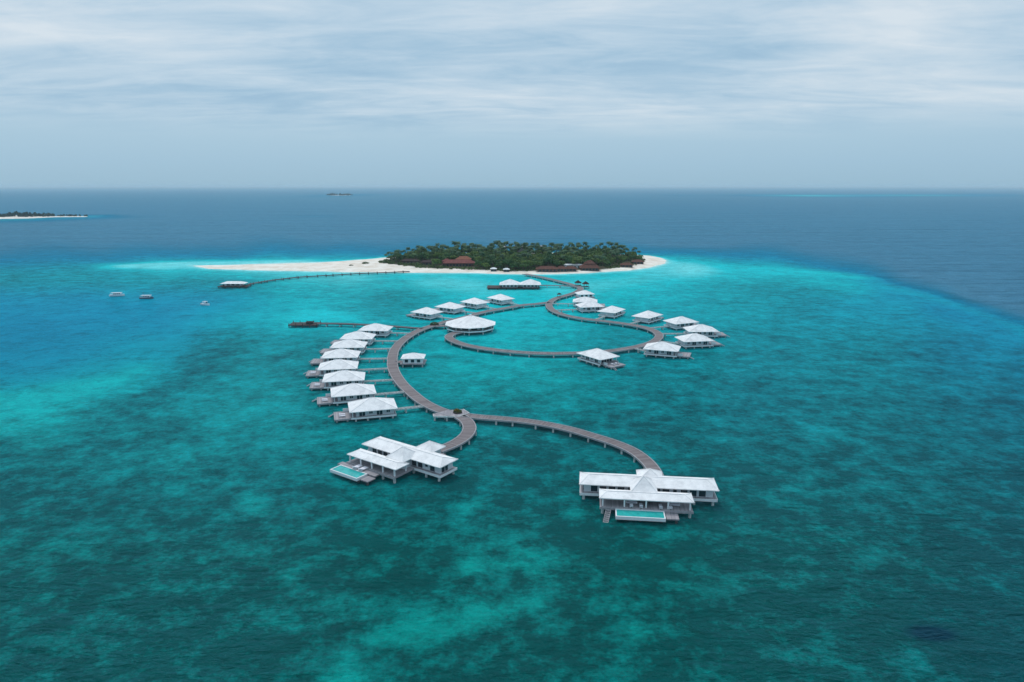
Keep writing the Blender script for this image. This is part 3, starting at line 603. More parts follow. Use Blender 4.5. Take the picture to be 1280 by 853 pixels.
# ------------------------------------------------------------------ boardwalks
def spline(pts, step=2.0):
    P_ = [Vector(p) for p in pts]; P_ = [P_[0] * 2 - P_[1]] + P_ + [P_[-1] * 2 - P_[-2]]; out_ = []
    for i in range(1, len(P_) - 2):
        k = max(1, int((P_[i + 1] - P_[i]).length / step))
        for j in range(k):
            t = j / k; a, b_, c, d_ = P_[i - 1], P_[i], P_[i + 1], P_[i + 2]
            out_.append(.5 * ((2 * b_) + (c - a) * t + (2 * a - 5 * b_ + 4 * c - d_) * t * t + (3 * b_ - a - 3 * c + d_) * t ** 3))
    out_.append(P_[-2]); return out_
WALKPTS = []
def boardwalk(name, path, width, label, cat='boardwalk', pile_gap=8.0, zd=1.7, piles=True, posts=False, group=None, mat='planks', edge='fascia', rail=True):
    pts = spline(path, 2.0) if len(path) > 2 else [Vector(path[0]).lerp(Vector(path[1]), i / 8) for i in range(9)]
    o0 = Vector((pts[0].x, pts[0].y, 0)); root = empty(name, o0, 0, label, cat, group)
    pts = [Vector((p.x - o0.x, p.y - o0.y, zd)) for p in pts]
    deck = MB(); deck.uv = {}; s = 0; prev = None; frames = []
    for i, p in enumerate(pts):
        q0 = pts[max(0, i - 1)]; q1 = pts[min(len(pts) - 1, i + 1)]; d = (q1 - q0); d.z = 0; d.normalize(); nn = Vector((-d.y, d.x, 0))
        if prev: s += (p - prev).length
        prev = p; frames.append((p, d, nn, s)); b0 = len(deck.v)
        for k, (w, z_) in enumerate(((-.5, 0), (.5, 0), (.5, -.28), (-.5, -.28))):
            deck.v.append(tuple(p + nn * (w * width) + Vector((0, 0, z_)))); deck.uv[b0 + k] = (s, w * width)
        if i:
            a = b0 - 4
            for k in range(4): deck.f.append((a + k, a + (k + 1) % 4, b0 + (k + 1) % 4, b0 + k))
    deck.f += [(0, 1, 2, 3), tuple(len(deck.v) - 4 + k for k in (3, 2, 1, 0))]
    deck.build('deck', M[mat], root)
    if rail:
        for sg in (-1, 1):
            e = MB()
            for i in range(len(frames) - 1):
                a = frames[i]; c = frames[i + 1]
                for k, (wo, zo) in enumerate(()): pass
            b0 = 0
            for i, (p, d, nn, s_) in enumerate(frames):
                for (w, z_) in ((width / 2 - .22, .14), (width / 2 + .06, .14), (width / 2 + .06, -.42), (width / 2 - .22, -.42)):
                    e.v.append(tuple(p + nn * (sg * w) + Vector((0, 0, z_))))
                if i:
                    a = len(e.v) - 8
                    for k in range(4): e.f.append((a + k, a + (k + 1) % 4, a + 4 + (k + 1) % 4, a + 4 + k))
            e.f += [(0, 1, 2, 3), tuple(len(e.v) - 4 + k for k in (3, 2, 1, 0))]
            e.build('edge_beam', M[edge], root)
    nxt = pile_gap * .5; cnt = 0; bm_ = MB()
    for (p, d, nn, s_) in frames:
        if s_ >= nxt:
            nxt += pile_gap
            ang = math.atan2(nn.y, nn.x); bm_.box(p.x, p.y, zd - .75, width + .5, .4, .32, ang)
            if posts and piles:
                for sg in (-1, 1):
                    MB().tube([(p.x + nn.x * sg * (width / 2 + .25), p.y + nn.y * sg * (width / 2 + .25), -.8), (p.x + nn.x * sg * (width / 2 + .25), p.y + nn.y * sg * (width / 2 + .25), zd + 1.0)], .2, 6).build('pile', M['dirtwood'], root)
            elif piles:
                for sg in (-1, 1):
                    q = p + nn * (sg * width / 2); MB().tube([(q.x, q.y, -.8), (q.x, q.y, zd - .43)], .3, 8).build('pile', M['pile'], root)
    if bm_.v: bm_.build('crossbeam', M['beam'], root)
    WALKPTS.extend([(p + o0) for (p, d, nn, s_) in frames]) if not group else None
    return root
ZD = 1.7
def px(l, z_=ZD): return [at(u, v, z_) for u, v in l]
boardwalk('boardwalk', px([(655, 342.5), (672, 345.5), (690, 349.5), (708, 354), (722, 358.2)]), 4.2, 'straight boardwalk leading from the beach to the two dark huts', pile_gap=9)
boardwalk('boardwalk', px([(722, 358.2), (726, 361), (720, 365.3), (708, 369.3), (695, 373), (687.5, 378), (686.5, 383), (692, 388.5), (706, 394), (730, 398.6), (760, 402), (785, 405.5), (806, 409.5), (820, 415), (824, 420.5), (817, 427), (800, 432.5), (778, 436.6), (750, 440), (715, 441.5), (680, 441.8), (645, 440), (610, 436.3), (585, 432), (569, 427), (561, 421.5), (566, 417.2), (577, 414.6)]), 4.4,
          'long S-curved boardwalk looping past the right villas to the big round roof', pile_gap=9.5)
boardwalk('boardwalk', px([(687, 378), (670, 380), (654, 381.4), (629.5, 385.6), (605, 390), (582, 396.3), (556, 402.6), (538, 408), (524, 413), (511, 420), (500, 428.6), (493, 438), (490.5, 448), (491, 458.6), (494.5, 468), (502, 479), (512, 489), (526, 500.5), (540, 508.5), (556, 515), (567, 518)]), 4.6,
          'great C-curved boardwalk running past the left row of villas', pile_gap=9.0)
boardwalk('boardwalk', px([(574, 520), (583, 526), (587, 535), (582, 545), (569, 554), (555, 560), (547, 563)]), 4.4, 'short hooked boardwalk from the planter platform to the left residence', pile_gap=6)
boardwalk('boardwalk', px([(580, 519), (600, 521.3), (622, 523), (650, 525.5), (680, 529.8), (710, 536), (740, 544.6), (768, 553.5), (790, 563), (805, 573.6), (814, 583), (819, 591), (821, 596)]), 4.0, 'curved boardwalk from the planter platform to the right residence', pile_gap=7.2)
# junction platform with planter
pj = at(563, 517, ZD); o = empty('junction_platform', (pj.x, pj.y, 0), 0, 'pale edged platform where the boardwalks part beside the planter', 'platform')
MB().poly_prism([(-5.6, -3.2), (3.2, -3.6), (6.6, 0.5), (4.2, 4.6), (-1.5, 3.6), (-6.0, -.6)], ZD - .3, ZD + .012).build('deck', M['decking'], o)
e = MB(); PL = [(-5.6, -3.2), (3.2, -3.6), (6.6, 0.5), (4.2, 4.6), (-1.5, 3.6), (-6.0, -.6)]
for i in (0, 1, 2, 5): a = PL[i]; c = PL[(i + 1) % 6]; e.bar((a[0], a[1], ZD - .1), (c[0], c[1], ZD - .1), .25, .5)
e.build('edge_beam', M['pile'], o)
for (x, y) in [(-5.2, -2.8), (-1, -3.2), (3, -3.2), (5.8, .4), (3.8, 3.8), (-5.4, -.8)]: MB().tube([(x, y, -.8), (x, y, ZD - .3)], .32, 8).build('pile', M['pile'], o)
pp = at(572, 516.5, ZD); o = empty('planter', (pp.x, pp.y, ZD + .02), 0, 'dark oval planter of green and ochre plants where the boardwalks part', 'planter')
MB().poly_prism([(1.6 * math.cos(a * .524), 1.2 * math.sin(a * .524)) for a in range(12)], 0, .55).build('bed', M['dirtwood'], o)
c = MB(); leaf_cloud(c, (0, 0, .6), 1.6, 1.2, .8, 160, .12, .26, random.Random(3)); c.build('foliage', M['shrub'], o)
c = MB(); leaf_cloud(c, (-.3, -.1, .95), 1.0, .7, .6, 90, .1, .2, random.Random(4)); c.build('flowers', M['flowers'], o)
# plants and screens at the upper junction by the round roof
pp = at(543, 406.5, ZD); o = empty('planter', (pp.x, pp.y, ZD + .02), 0, 'planter of green shrubs at the bend left of the big round roof', 'planter')
MB().box(0, 0, 0, 5, 2.4, .6).build('bed', M['dirtwood'], o); c = MB(); leaf_cloud(c, (0, 0, .7), 2.6, 1.4, 1.1, 200, .15, .35, random.Random(6)); c.build('foliage', M['shrub'], o)
# side boardwalks
boardwalk('spa_boardwalk', px([(674, 356.8), (700, 357.2), (722, 358.4)]), 2.2, 'thin straight boardwalk leading to the twin roofed building', pile_gap=11)
boardwalk('restaurant_boardwalk', px([(544, 407.6), (556, 407.3), (566, 408)]), 4.0, 'short wide link from the C-curve to the big round roof', pile_gap=6)
boardwalk('jetty', px([(396, 404.4), (430, 404.8), (470, 406.6), (505, 409), (528, 410.8)]), 2.6, 'dark narrow jetty reaching left above the left villa row', cat='jetty', pile_gap=9, mat='planks', edge='beam')
pj = at(381, 404.3, 1.8); o = empty('mooring_platform', (pj.x, pj.y, 0), 0, 'dark platform at the outer end of the left jetty', 'platform')
MB().box(0, 0, 1.2, 17, 9, .35).build('deck', M['dirtwood'], o); MB().box(2, 1, 1.55, 7, 3.4, .25).build('landing', M['beam'], o)
for x in (-8, -4, 0, 4, 8):
    for y in (-4.2, 4.2): MB().tube([(x, y, -.8), (x, y, 2.6)], .2, 6).build('pile', M['dirtwood'], o)
th = empty('jetty_hut', (pj.x + 3.0, pj.y - .5, 1.55), 0, 'little dark hut on the head of the left jetty', 'hut')
MB().box(0, 0, 0, 3.4, 2.6, 1.1).build('wall', M['dirtwood'], th); MB().hip(0, 0, 4, 3.2, 1.1, .35, th=.12).build('roof', M['dkthatch'], th)
boardwalk('arrival_jetty', px([(310, 355.4), (325, 352.8), (340, 350.4), (356, 348.4), (375, 346.4), (397, 345), (425, 343.4), (455, 341.8), (485, 340.6), (512, 339.4)], 1.4), 2.6, 'long dark jetty with posts running from the beach to the arrival pavilion', cat='jetty', pile_gap=8, zd=1.4, posts=True, edge='beam')

# arrival pavilion
pa = at(293.5, 357.2, 1.6); o = empty('arrival_pavilion', (pa.x, pa.y, 0), 0, 'long low white roofed pavilion at the outer end of the beach jetty', 'pavilion')
MB().box(0, 0, 1.2, 24, 11, .4).build('deck', M['dirtwood'], o); MB().box(-.5, .5, 1.6, 14, 5, 1.9).build('wall', M['trim'], o)
MB().hip(-.5, .3, 19.5, 8.5, 3.4, 1.5, th=.2).build('roof', M['roof'], o)
for x in (-8, -3.2, 2.2, 7):
    for y in (-3, 3.6): MB().box(x, y, 1.6, .35, .35, 1.85).build('post', M['dirtwood'], o)
for x in (-11, -5.5, 0, 5.5, 11):
    for y in (-5, 5): MB().tube([(x, y, -.8), (x, y, 1.2)], .25, 6).build('pile', M['dirtwood'], o)
for q in range(3): MB().box(-4.5 + q * 4, -2.03, 1.9, 2.4, .1, 1.3).build('window', M['glass'], o)

# two dark shade huts at the bend nearest the beach
for (u, v, lab, s) in [(722.5, 357.0, 'left of two dark thatch shades on the bend near the beach', 1.0), (732, 358.4, 'right of two dark thatch shades on the bend near the beach', 1.0)]:
    p = at(u, v, ZD); o = empty('shade_hut', (p.x, p.y, ZD + .02), .3, lab, 'hut', 'dark shade huts at the boardwalk bend')
    for x in (-1.5, 1.5):
        for y in (-1.5, 1.5): MB().box(x, y, 0, .2, .2, 2.2).build('post', M['dirtwood'], o)
    MB().hip(0, 0, 4.6, 4.6, 2.1, 2.0, th=.15).build('roof', M['dkthatch'], o); MB().box(0, 0, -.3, 5, 5, .25).build('deck', M['dirtwood'], o)
    for x in (-2, 2): MB().tube([(x, -2, -3), (x, -2, -.3)], .2, 6).build('pile', M['dirtwood'], o)
p = at(699, 371.5, ZD); o = empty('bench_shelter', (p.x, p.y, ZD + .02), .5, 'small dark shelter on the boardwalk before the S curve', 'shelter')
for x in (-1.1, 1.1): MB().box(x, .6, 0, .15, .15, 1.9).build('post', M['dirtwood'], o)
MB().hip(0, 0, 3.0, 2.2, 1.9, .8, th=.12).build('roof', M['dkthatch'], o); MB().box(0, .3, .4, 2, .6, .1).build('bench', M['beam'], o)

# ------------------------------------------------------------------ water villas
def make_villa(loc, rz, label):
    o = empty('water_villa', loc, rz, label, 'villa', 'white roofed water villas')
    zf = 1.5
    d = MB(); d.box(0, 0, zf - .35, 15.4, 11, .35); d.build('platform', M['decking'], o)
    e = MB()
    for sy in (-1, 1): e.box(0, sy * 5.56, zf - .55, 15.6, .14, .62)
    e.box(7.78, 0, zf - .55, .14, 11.0, .62); e.build('edge_beam', M['trim'], o)
    w = MB(); w.box(.6, 0, zf, 13.0, 8.6, 2.15); w.build('wall', M['wall'], o)
    for sy in (-1, 1):
        for k, x in enumerate((-3.9, -.9, 2.1, 5.1)):
            f = MB(); f.box(x, sy * 4.34, zf + .12 + (.6 if k % 2 else 0), 2.0 if k % 2 == 0 else 1.2, .1, 1.8 if k % 2 == 0 else 1.1); wn = f.build('window', M['glass'], o)
            fr = MB()
            ww = 2.0 if k % 2 == 0 else 1.2; hh = 1.8 if k % 2 == 0 else 1.1; z_ = zf + .12 + (.6 if k % 2 else 0)
            for a_ in (-ww / 2 - .06, 0, ww / 2 + .06): fr.box(x + a_, sy * 4.4, z_ - .06, .1, .08, hh + .12)
            fr.box(x, sy * 4.41, z_ + hh, ww + .2, .08, .1); fr.build('frame', M['trim'], wn)
    g_ = MB(); g_.box(-5.95, 0, zf + .1, .1, 6.4, 1.9); gl = g_.build('glass_front', M['glass'], o)
    g_ = MB()
    for y in (-3.2, -1.6, 0, 1.6, 3.2): g_.box(-6.02, y, zf + .05, .08, .12, 2.0)
    g_.build('frame', M['trim'], gl)
    dd = MB(); dd.box(7.15, 0, zf + .03, .12, 1.4, 2.0); dd.build('door', M['trim'], o)
    MB().hip(0, 0, 16.6, 12.2, zf + 2.1, 2.85, ridge=1.4).build('roof', M['roof'], o)
    for sy in (-1, 1): MB().box(-7.2, sy * 4.8, zf, .26, .26, 2.1).build('post', M['trim'], o)
    # sun deck at the sea end
    s = MB(); s.box(-10.5, -.5, zf - .6, 5.6, 8.4, .3); s.build('sun_deck', M['decking'], o)
    e = MB(); e.box(-13.37, -.5, zf - .8, .14, 8.7, .55); e.box(-10.5, -4.78, zf - .8, 5.6, .14, .55); e.box(-10.5, 3.78, zf - .8, 5.6, .14, .55); e.build('deck_edge', M['fascia'], o)
    st = MB()
    for k in range(5): st.box(-13.8 - k * .62, 2.6, zf - .7 - k * .30, .5, 1.0, .08)
    for y in (2.1, 3.1): st.bar((-13.45, y, zf - .62), (-16.7, y, zf - 2.1), .09, .14)
    st.build('steps', M['fascia'], o)
    for x in (-12.6, -9.0):
        for y in (-4.2, 3.2): MB().tube([(x, y, -.8), (x, y, zf - .6)], .28, 8).build('pile', M['pile'], o)
    for x in (-6.2, -2.1, 2.1, 6.6):
        for y in (-4.9, 4.9): MB().tube([(x, y, -.8), (x, y, zf - .35)], .34, 8).build('pile', M['pile'], o)
    sc = MB(); sc.box(-9.0, 3.4, zf - .3, 2.4, .12, 1.2); sc.build('screen', M['trim'], o)
    return o
def nearest_walk(c):
    return min(WALKPTS, key=lambda p: (p.x - c.x) ** 2 + (p.y - c.y) ** 2)
VP = 6.45
left_row = [((465, 497.6), 16, 'white villa nearest the planter platform, first of the left row'), ((441, 480), 16, 'second villa up the left row from the nearest one'), ((429.8, 463.5), 10, 'third villa up the left row, two behind the nearest'),
            ((422.7, 449.8), 9, 'fourth villa of the left row, above three nearer ones'), ((426, 436.4), 5.5, 'fifth villa of the left row, leftmost roof but one'), ((436, 424.6), 3.5, 'sixth villa up the left row, third from its far end'),
            ((447.4, 414.6), 0, 'last villa but one at the far end of the left row'), ((469.3, 404.8), -5, 'farthest villa of the left row, beside the dark jetty')]
upper_row = [((533.5, 384.6), None, 'leftmost of four villas strung beyond the big round roof'), ((562.8, 378.2), None, 'second from left of four villas beyond the round roof'), ((593.5, 372.7), None, 'third from left of four villas beyond the round roof'), ((626, 368), None, 'rightmost of four villas beyond the round roof, nearest the twin roofs')]
right_row = [((731.5, 371.3), None, 'small-looking villa at the top of the right row, second from the beach'), ((737.5, 377), None, 'third villa from the beach on the right row, overlapping its neighbour'), ((764.5, 382.7), None, 'fourth villa from the beach on the right row, alone beside the S curve'),
             ((809.5, 388.8), None, 'fifth villa from the beach on the right row, outside the S curve'), ((851.5, 396), None, 'sixth villa from the beach on the right row, behind a similar pair'), ((876.5, 405.9), None, 'rearmost of the pair of villas at the right end of the resort'),
             ((868.5, 417.2), 190, 'rightmost front villa with its deck pointing right'), ((828, 427.8), 160, 'villa in front of the S curve, right of the lone one by the lagoon'), ((747.5, 436.3), 125, 'lone villa on the near side of the lagoon loop')]
vproto = None; VILLAS = []
for row in (left_row, upper_row, right_row):
    for (p, ang, desc) in row:
        c = at(p[0], p[1], VP + .1); base = Vector((c.x, c.y, 0))
        if ang is None:
            w = nearest_walk(base); a = math.atan2(w.y - base.y, w.x - base.x)
        else: a = R(ang)
        lab = desc
        if vproto is None: vproto = make_villa(base, a, lab); v_ = vproto
        else: v_ = copy_thing(vproto, base, a, lab)
        VILLAS.append((v_, base, a, desc))
# access piers
for i, (v_, base, a, desc) in enumerate(VILLAS):
    s = base + Vector((math.cos(a), math.sin(a), 0)) * 7.9
    if i < 8:
        # straight out of the door until it meets the boardwalk
        dirv = Vector((math.cos(a), math.sin(a), 0)); cand = [p for p in WALKPTS if (p - s).dot(dirv) > 1]
        w = min(cand, key=lambda p: abs((p - s).cross(dirv).z) + .02 * (p - s).length)
    else: w = nearest_walk(s)
    if (Vector((w.x, w.y, 0)) - s).length < 3.5: continue
    e_ = Vector((w.x, w.y, 0)) ; dv = (e_ - s).normalized(); e_ = e_ - dv * 2.2
    who = desc.split(',')[0].split(':')[0]
    boardwalk('access_pier', [s, e_], 1.3, 'narrow pier to ' + who, cat='pier', pile_gap=7, zd=1.65, group='narrow access piers of the villas', edge='pile')
# small end villa nearest the beach
def small_house(name, pt, zc, L, Wd, h, label, cat, rz=0, wh=2.1, deckL=None, link_to=None):
    c = at(pt[0], pt[1], zc - .9); o = empty(name, (c.x, c.y, 0), rz, label, cat); zf = 1.65
    MB().box(0, 0, zf - .35, (deckL or L) + .6, Wd + .4, .35).build('platform', M['decking'], o)
    MB().box(0, 0, zf, L * .84, Wd * .82, wh).build('wall', M['trim'], o)
    MB().hip(0, 0, L, Wd, zf + wh, h, ridge=L * .12).build('roof', M['roof'], o)
    k = 3
    for q in range(k): MB().box((q - 1) * L * .26, -Wd * .41 - .04, zf + .5, L * .14, .1, 1.3).build('window', M['glass'], o)
    MB().box(L * .42 + .04, 0, zf + .03, .1, 1.2, 2.0).build('door', M['fascia'], o)
    for x in (-L * .42, 0, L * .42):
        for y in (-Wd * .44, Wd * .44): MB().tube([(x, y, -.8), (x, y, zf - .35)], .3, 8).build('pile', M['pile'], o)
    return o
small_house('end_villa', (731, 363.0), 7.2, 12.5, 10, 2.3, 'smallest white roofed villa, nearest the beach on the right row', 'villa', rz=.2)
sh_ = small_house('kiosk', (516.5, 441.0), 6.8, 10.6, 8.2, 1.7, 'small boxy white kiosk house inside the C-curved boardwalk', 'kiosk', rz=0.02, wh=2.2)
boardwalk('kiosk_link', [at(496, 451.2, ZD), sh_.location + Vector((-5.5, -1.5, 0))], 3.2, 'short wide link from the C-curve to the small white kiosk', cat='boardwalk', pile_gap=5, group=None)

# spa: two pyramid roofs on one long dark platform
c = at(644, 357.6, 2.0); o = empty('spa_building', (c.x, c.y, 0), 0, 'twin pyramid-roofed white building on a long dark platform off the beach', 'spa')
MB().box(-1.5, 0, 1.05, 42, 15, .35).build('platform', M['dirtwood'], o)
for x in (-4.2, 12.2):
    MB().box(x, .5, 1.4, 12.5, 9.5, 2.2).build('wall', M['wall'], o)
    MB().hip(x, .5, 16.8, 14, 3.5, 3.7, ridge=.8).build('roof', M['roof'], o)
    for q in range(4): MB().box(x - 4.5 + q * 3, -4.3, 1.8, 1.7, .1, 1.4).build('window', M['glass'], o)
MB().box(4, 1, 1.4, 4, 5, 2.05).build('link_room', M['wall'], o)
for x in (-21, -14, -7, 0, 7, 14, 18):
    for y in (-7, 7): MB().tube([(x, y, -.8), (x, y, 1.05)], .3, 8).build('pile', M['dirtwood'], o)

# round restaurant
c = at(588, 395.2, 8.4); o = empty('round_restaurant', (c.x, c.y, 0), 0, 'biggest single roof, many-sided white restaurant pavilion at the boardwalk bend', 'restaurant')
N = 10; zf = 1.75
ring = lambda r_, k=N: [(r_ * math.cos(2 * math.pi * (i + .5) / k), r_ * math.sin(2 * math.pi * (i + .5) / k)) for i in range(k)]
MB().poly_prism(ring(13.6), zf - .4, zf).build('platform', M['decking'], o)
e = MB(); rg = ring(13.75)
for i in range(N): a = rg[i]; q = rg[(i + 1) % N]; e.bar((a[0], a[1], zf + .12), (q[0], q[1], zf + .12), .16, .7)
e.build('balustrade', M['trim'], o)
MB().poly_prism(ring(8.6), zf + .003, zf + 2.5).build('wall', M['wall'], o)
r_ = MB(); E0 = ring(14.8); n0 = len(r_.v)
r_.v += [(x, y, 4.0) for x, y in E0] + [(x, y, 4.22) for x, y in E0] + [(0, 0, 8.9)]
r_.f.append(tuple(reversed(range(N))))
for i in range(N): j = (i + 1) % N; r_.f += [(i, j, N + j, N + i), (N + i, N + j, 2 * N)]
for i in range(N): r_.bar((E0[i][0], E0[i][1], 4.24), (0, 0, 8.92), .24, .1)
r_.build('roof', M['roof'], o)
MB().hip(0, 0, 1.5, 1.5, 8.75, .6, ridge=0, th=.15).build('finial', M['roof'], o)
for (x, y) in ring(12.6): MB().box(x, y, zf, .4, .4, 2.2).build('post', M['trim'], o)
for i in range(N):
    a = 2 * math.pi * (i + 1) / N; rad = 8.6 * math.cos(math.pi / N) + .05; MB().box(rad * math.cos(a), rad * math.sin(a), zf + .2, .1, 3.6, 2.1, a).build('window', M['glass'], o)
for (x, y) in ring(12.8): MB().tube([(x, y, -.8), (x, y, zf - .4)], .35, 8).build('pile', M['pile'], o)

# ------------------------------------------------------------------ residences
def residence(center, rz, L1, L2, fs, ps, poolL, label, entry, steps_side, cross_x):
    """fs/ps: local offsets of front wing and pool; center is the middle of the long wing"""
    o = empty('residence', (center.x, center.y, 0), rz, label, 'residence'); zf = 1.95
    MB().box(0, 0, zf - .4, L1 - .6, 7.2, .4).build('platform', M['decking'], o)
    e = MB(); e.box(0, -3.68, zf - .62, L1 - .4, .16, .68); e.box(-(L1 - .6) / 2 - .08, 0, zf - .62, .16, 7.2, .68); e.box((L1 - .6) / 2 + .08, 0, zf - .62, .16, 7.2, .68); e.build('edge_beam', M['trim'], o)
    MB().box(0, .2, zf, L1 - 2.4, 5.4, 2.35).build('wall', M['wall'], o)
    # windows along the front
    k = int((L1 - 4) / 2.3); x0 = -(k - 1) * 2.3 / 2
    for i in range(k):
        x = x0 + i * 2.3; tall = (i % 5 != 4)
        if abs(x - cross_x) < 2.6: continue
        w = MB().box(x, -2.53, zf + (.15 if tall else .9), 1.75 if tall else .9, .1, 1.95 if tall else .9).build('window', M['glass'], o)
        MB().box(x - .94, -2.58, zf + .05, .13, .12, 2.1).box(x + .94, -2.58, zf + .05, .13, .12, 2.1).box(x, -2.58, zf + 2.12, 2.0, .12, .1).build('frame', M['trim'], w)
    for sx in (-1, 1):
        w = MB().box(sx * ((L1 - 2.4) / 2 + .03), -.6, zf + .15, .1, 2.6, 1.9).build('window', M['glass'], o)
        MB().box(sx * ((L1 - 2.4) / 2 + .07), -.6, zf + .1, .1, .12, 2.0).build('frame', M['trim'], w)
    MB().hip(0, 0, L1, 7.8, zf + 2.35, 1.3, ridge=L1 - 5).build('roof', M['roof'], o)
    # entry and cross roofs
    ex, ey = entry; MB().hip(ex, ey, 6.8, 6.8, zf + 2.5, 2.0, ridge=0).build('entry_roof', M['roof'], o)
    MB().box(ex, ey + .4, zf, 4.2, 4.4, 2.5).build('entry_hall', M['wall'], o)
    MB().box(ex, ey + .6, zf - .4, 6.0, 6.4, .38).build('entry_platform', M['decking'], o)
    MB().hip(cross_x, -3.4, 6.8, 7.6, zf + 2.45, 2.7, ridge=.3).build('cross_roof', M['roof'], o)
    MB().box(cross_x, -4.2, zf + .002, 5.0, 3.6, 2.5).build('living_room', M['wall'], o)
    # front open wing
    fx, fy = fs; MB().hip(fx, fy, L2, 5.4, zf + 2.0, .8, ridge=L2 - 4).build('front_roof', M['roof'], o)
    n_p = max(4, int(L2 / 3.9))
    for i in range(n_p):
        x = fx - L2 / 2 + .9 + i * (L2 - 1.8) / (n_p - 1)
        for y in (fy - 2.3, fy + 2.1): MB().box(x, y, zf, .36, .36, 2.0).build('post', M['trim'], o)
    yb = -3.6; yf = fy - 3.0
    MB().box(fx, (yb + yf) / 2 - .08, zf - .4, L2 - .4, abs(yf - yb) - .16, .385).build('terrace', M['decking'], o)
    MB().box(fx, yf - .1, zf - .6, L2 - .2, .14, .62).build('terrace_edge', M['fascia'], o)
    # back wall of the open wing: dark glass
    w = MB().box(fx, fy + 1.7, zf + .05, L2 * .34, .12, 1.9).build('glass_wall', M['glass'], o)
    g_ = MB()
    for i in range(5): g_.box(fx - L2 * .17 + i * L2 * .085, fy + 1.62, zf + .03, .1, .08, 1.95)
    g_.build('frame', M['trim'], w)
    # pool terrace
    qx, qy = ps; y1 = yf - .2; y0 = qy - 2.1
    MB().box(qx + .8, (y1 + qy + 1.9) / 2, zf - .62, poolL + 5.0, (y1 - (qy + 1.9)), .36).build('pool_terrace', M['decking'], o)
    pr = MB()
    pr.box(qx, qy - 1.95, zf - .85, poolL + .6, .3, .6); pr.box(qx, qy + 1.75, zf - .85, poolL + .6, .3, .65)
    pr.box(qx - poolL / 2 - .15, qy - .1, zf - .85, .3, 3.4, .6); pr.box(qx + poolL / 2 + .15, qy - .1, zf - .85, .3, 3.4, .6); pr.box(qx, qy - .1, zf - 1.1, poolL + .6, 4.0, .25)
    pr.build('pool_shell', M['trim'], o)
    MB().box(qx, qy - .1, zf - .84, poolL, 3.4, .51).build('pool_water', M['pool'], o)
    MB().box(qx + poolL / 2 + 2.1, qy + .3, zf - 1.0, 3.0, 3.0, .3).build('side_deck', M['decking'], o)
    st = MB(); sx_ = qx - poolL / 2 - 1.9
    if steps_side:
        for i in range(8): st.box(sx_ - .12 * i, y1 - .6 - i * .55, zf - .45 - i * .26, 1.1, .42, .08)
        for dx in (-.6, .6): st.bar((sx_ + dx, y1 - .1, zf - .2), (sx_ + dx - .95, y1 - 4.7, zf - 2.35), .12, .2)
        st.build('steps', M['fascia'], o)
    # piles
    for i in range(int(L1 / 4.8) + 1):
        x = -L1 / 2 + 1.2 + i * (L1 - 2.4) / int(L1 / 4.8)
        for y in (-3.0, 3.0): MB().tube([(x, y, -.8), (x, y, zf - .4)], .36, 8).build('pile', M['pile'], o)
    for i in range(n_p):
        x = fx - L2 / 2 + .9 + i * (L2 - 1.8) / (n_p - 1); MB().tube([(x, fy - 2.4, -.8), (x, fy - 2.4, zf - .4)], .36, 8).build('pile', M['pile'], o)
    for x in (qx - poolL / 2 + .6, qx, qx + poolL / 2 - .6, qx + poolL / 2 + 3.0): MB().tube([(x, qy - .6, -.8), (x, qy - .6, zf - 1.2)], .34, 8).build('pile', M['beam'], o)
    return o, zf, y1, qy
def loc_of(o, x, y, z_):
    c, s = math.cos(o.rotation_euler.z), math.sin(o.rotation_euler.z); return Vector((o.location.x + x * c - y * s, o.location.y + x * s + y * c, z_))
def lounger(loc, rz, label, group):
    o = empty('sun_lounger', loc, rz, label, 'sun lounger', group)
    MB().box(0, 0, .28, 2.1, .85, .1).build('frame', M['trim'], o)
    c = MB(); c.box(.25, 0, .38, 1.5, .8, .14); c.bar((-.5, 0, .46), (-1.15, 0, .85), .8, .13); c.build('cushion', M['cushion'], o)
    for x in (-.85, .85):
        for y in (-.35, .35): MB().box(x, y, 0, .07, .07, .28).build('leg', M['trim'], o)
    return o
resR, zf, y1, qy = residence(Vector((35.5, 166.6)), R(-6.5), 35.4, 23.2, (-1.0, -8.0), (-2.6, -13.0), 11.4, 'wide white residence at right front, pool on its near side, facing the viewer', (.9, 3.2), True, -1.3)
resL, zf2, y1b, qyb = residence(Vector((-30.2, 187.3)), R(-35.2), 31.0, 19.6, (-3.9, -8.6), (-8.3, -15.6), 10.4, 'angled white residence at left front with its pool at lower left', (3.2, 5.6), False, 1.2)
for i, (x, lab) in enumerate([(-4.6, 'leftmost'), (-2.2, 'second'), (2.6, 'third'), (5.0, 'rightmost')]):
    p = loc_of(resR, x, y1 + 1.4, zf + .0); lounger(p, resR.rotation_euler.z + R(90), 'pale sun lounger, %s of four on the right residence terrace' % lab, 'loungers on the right residence terrace')
for (x, lab) in [(-8.2, 'left'), (-5.8, 'right')]:
    p = loc_of(resL, x, (y1b + qyb + 1.9) / 2 + .3, zf2 - .26); o = lounger(p, resL.rotation_euler.z + R(90), 'wide white sun lounger, the %s one beside the left residence pool' % lab, 'loungers beside the left residence pool'); o.scale = (1.25, 1.8, 1)
for i, (x, dx) in enumerate([(-8.5, 0), (-5.6, 0)]):
    pass
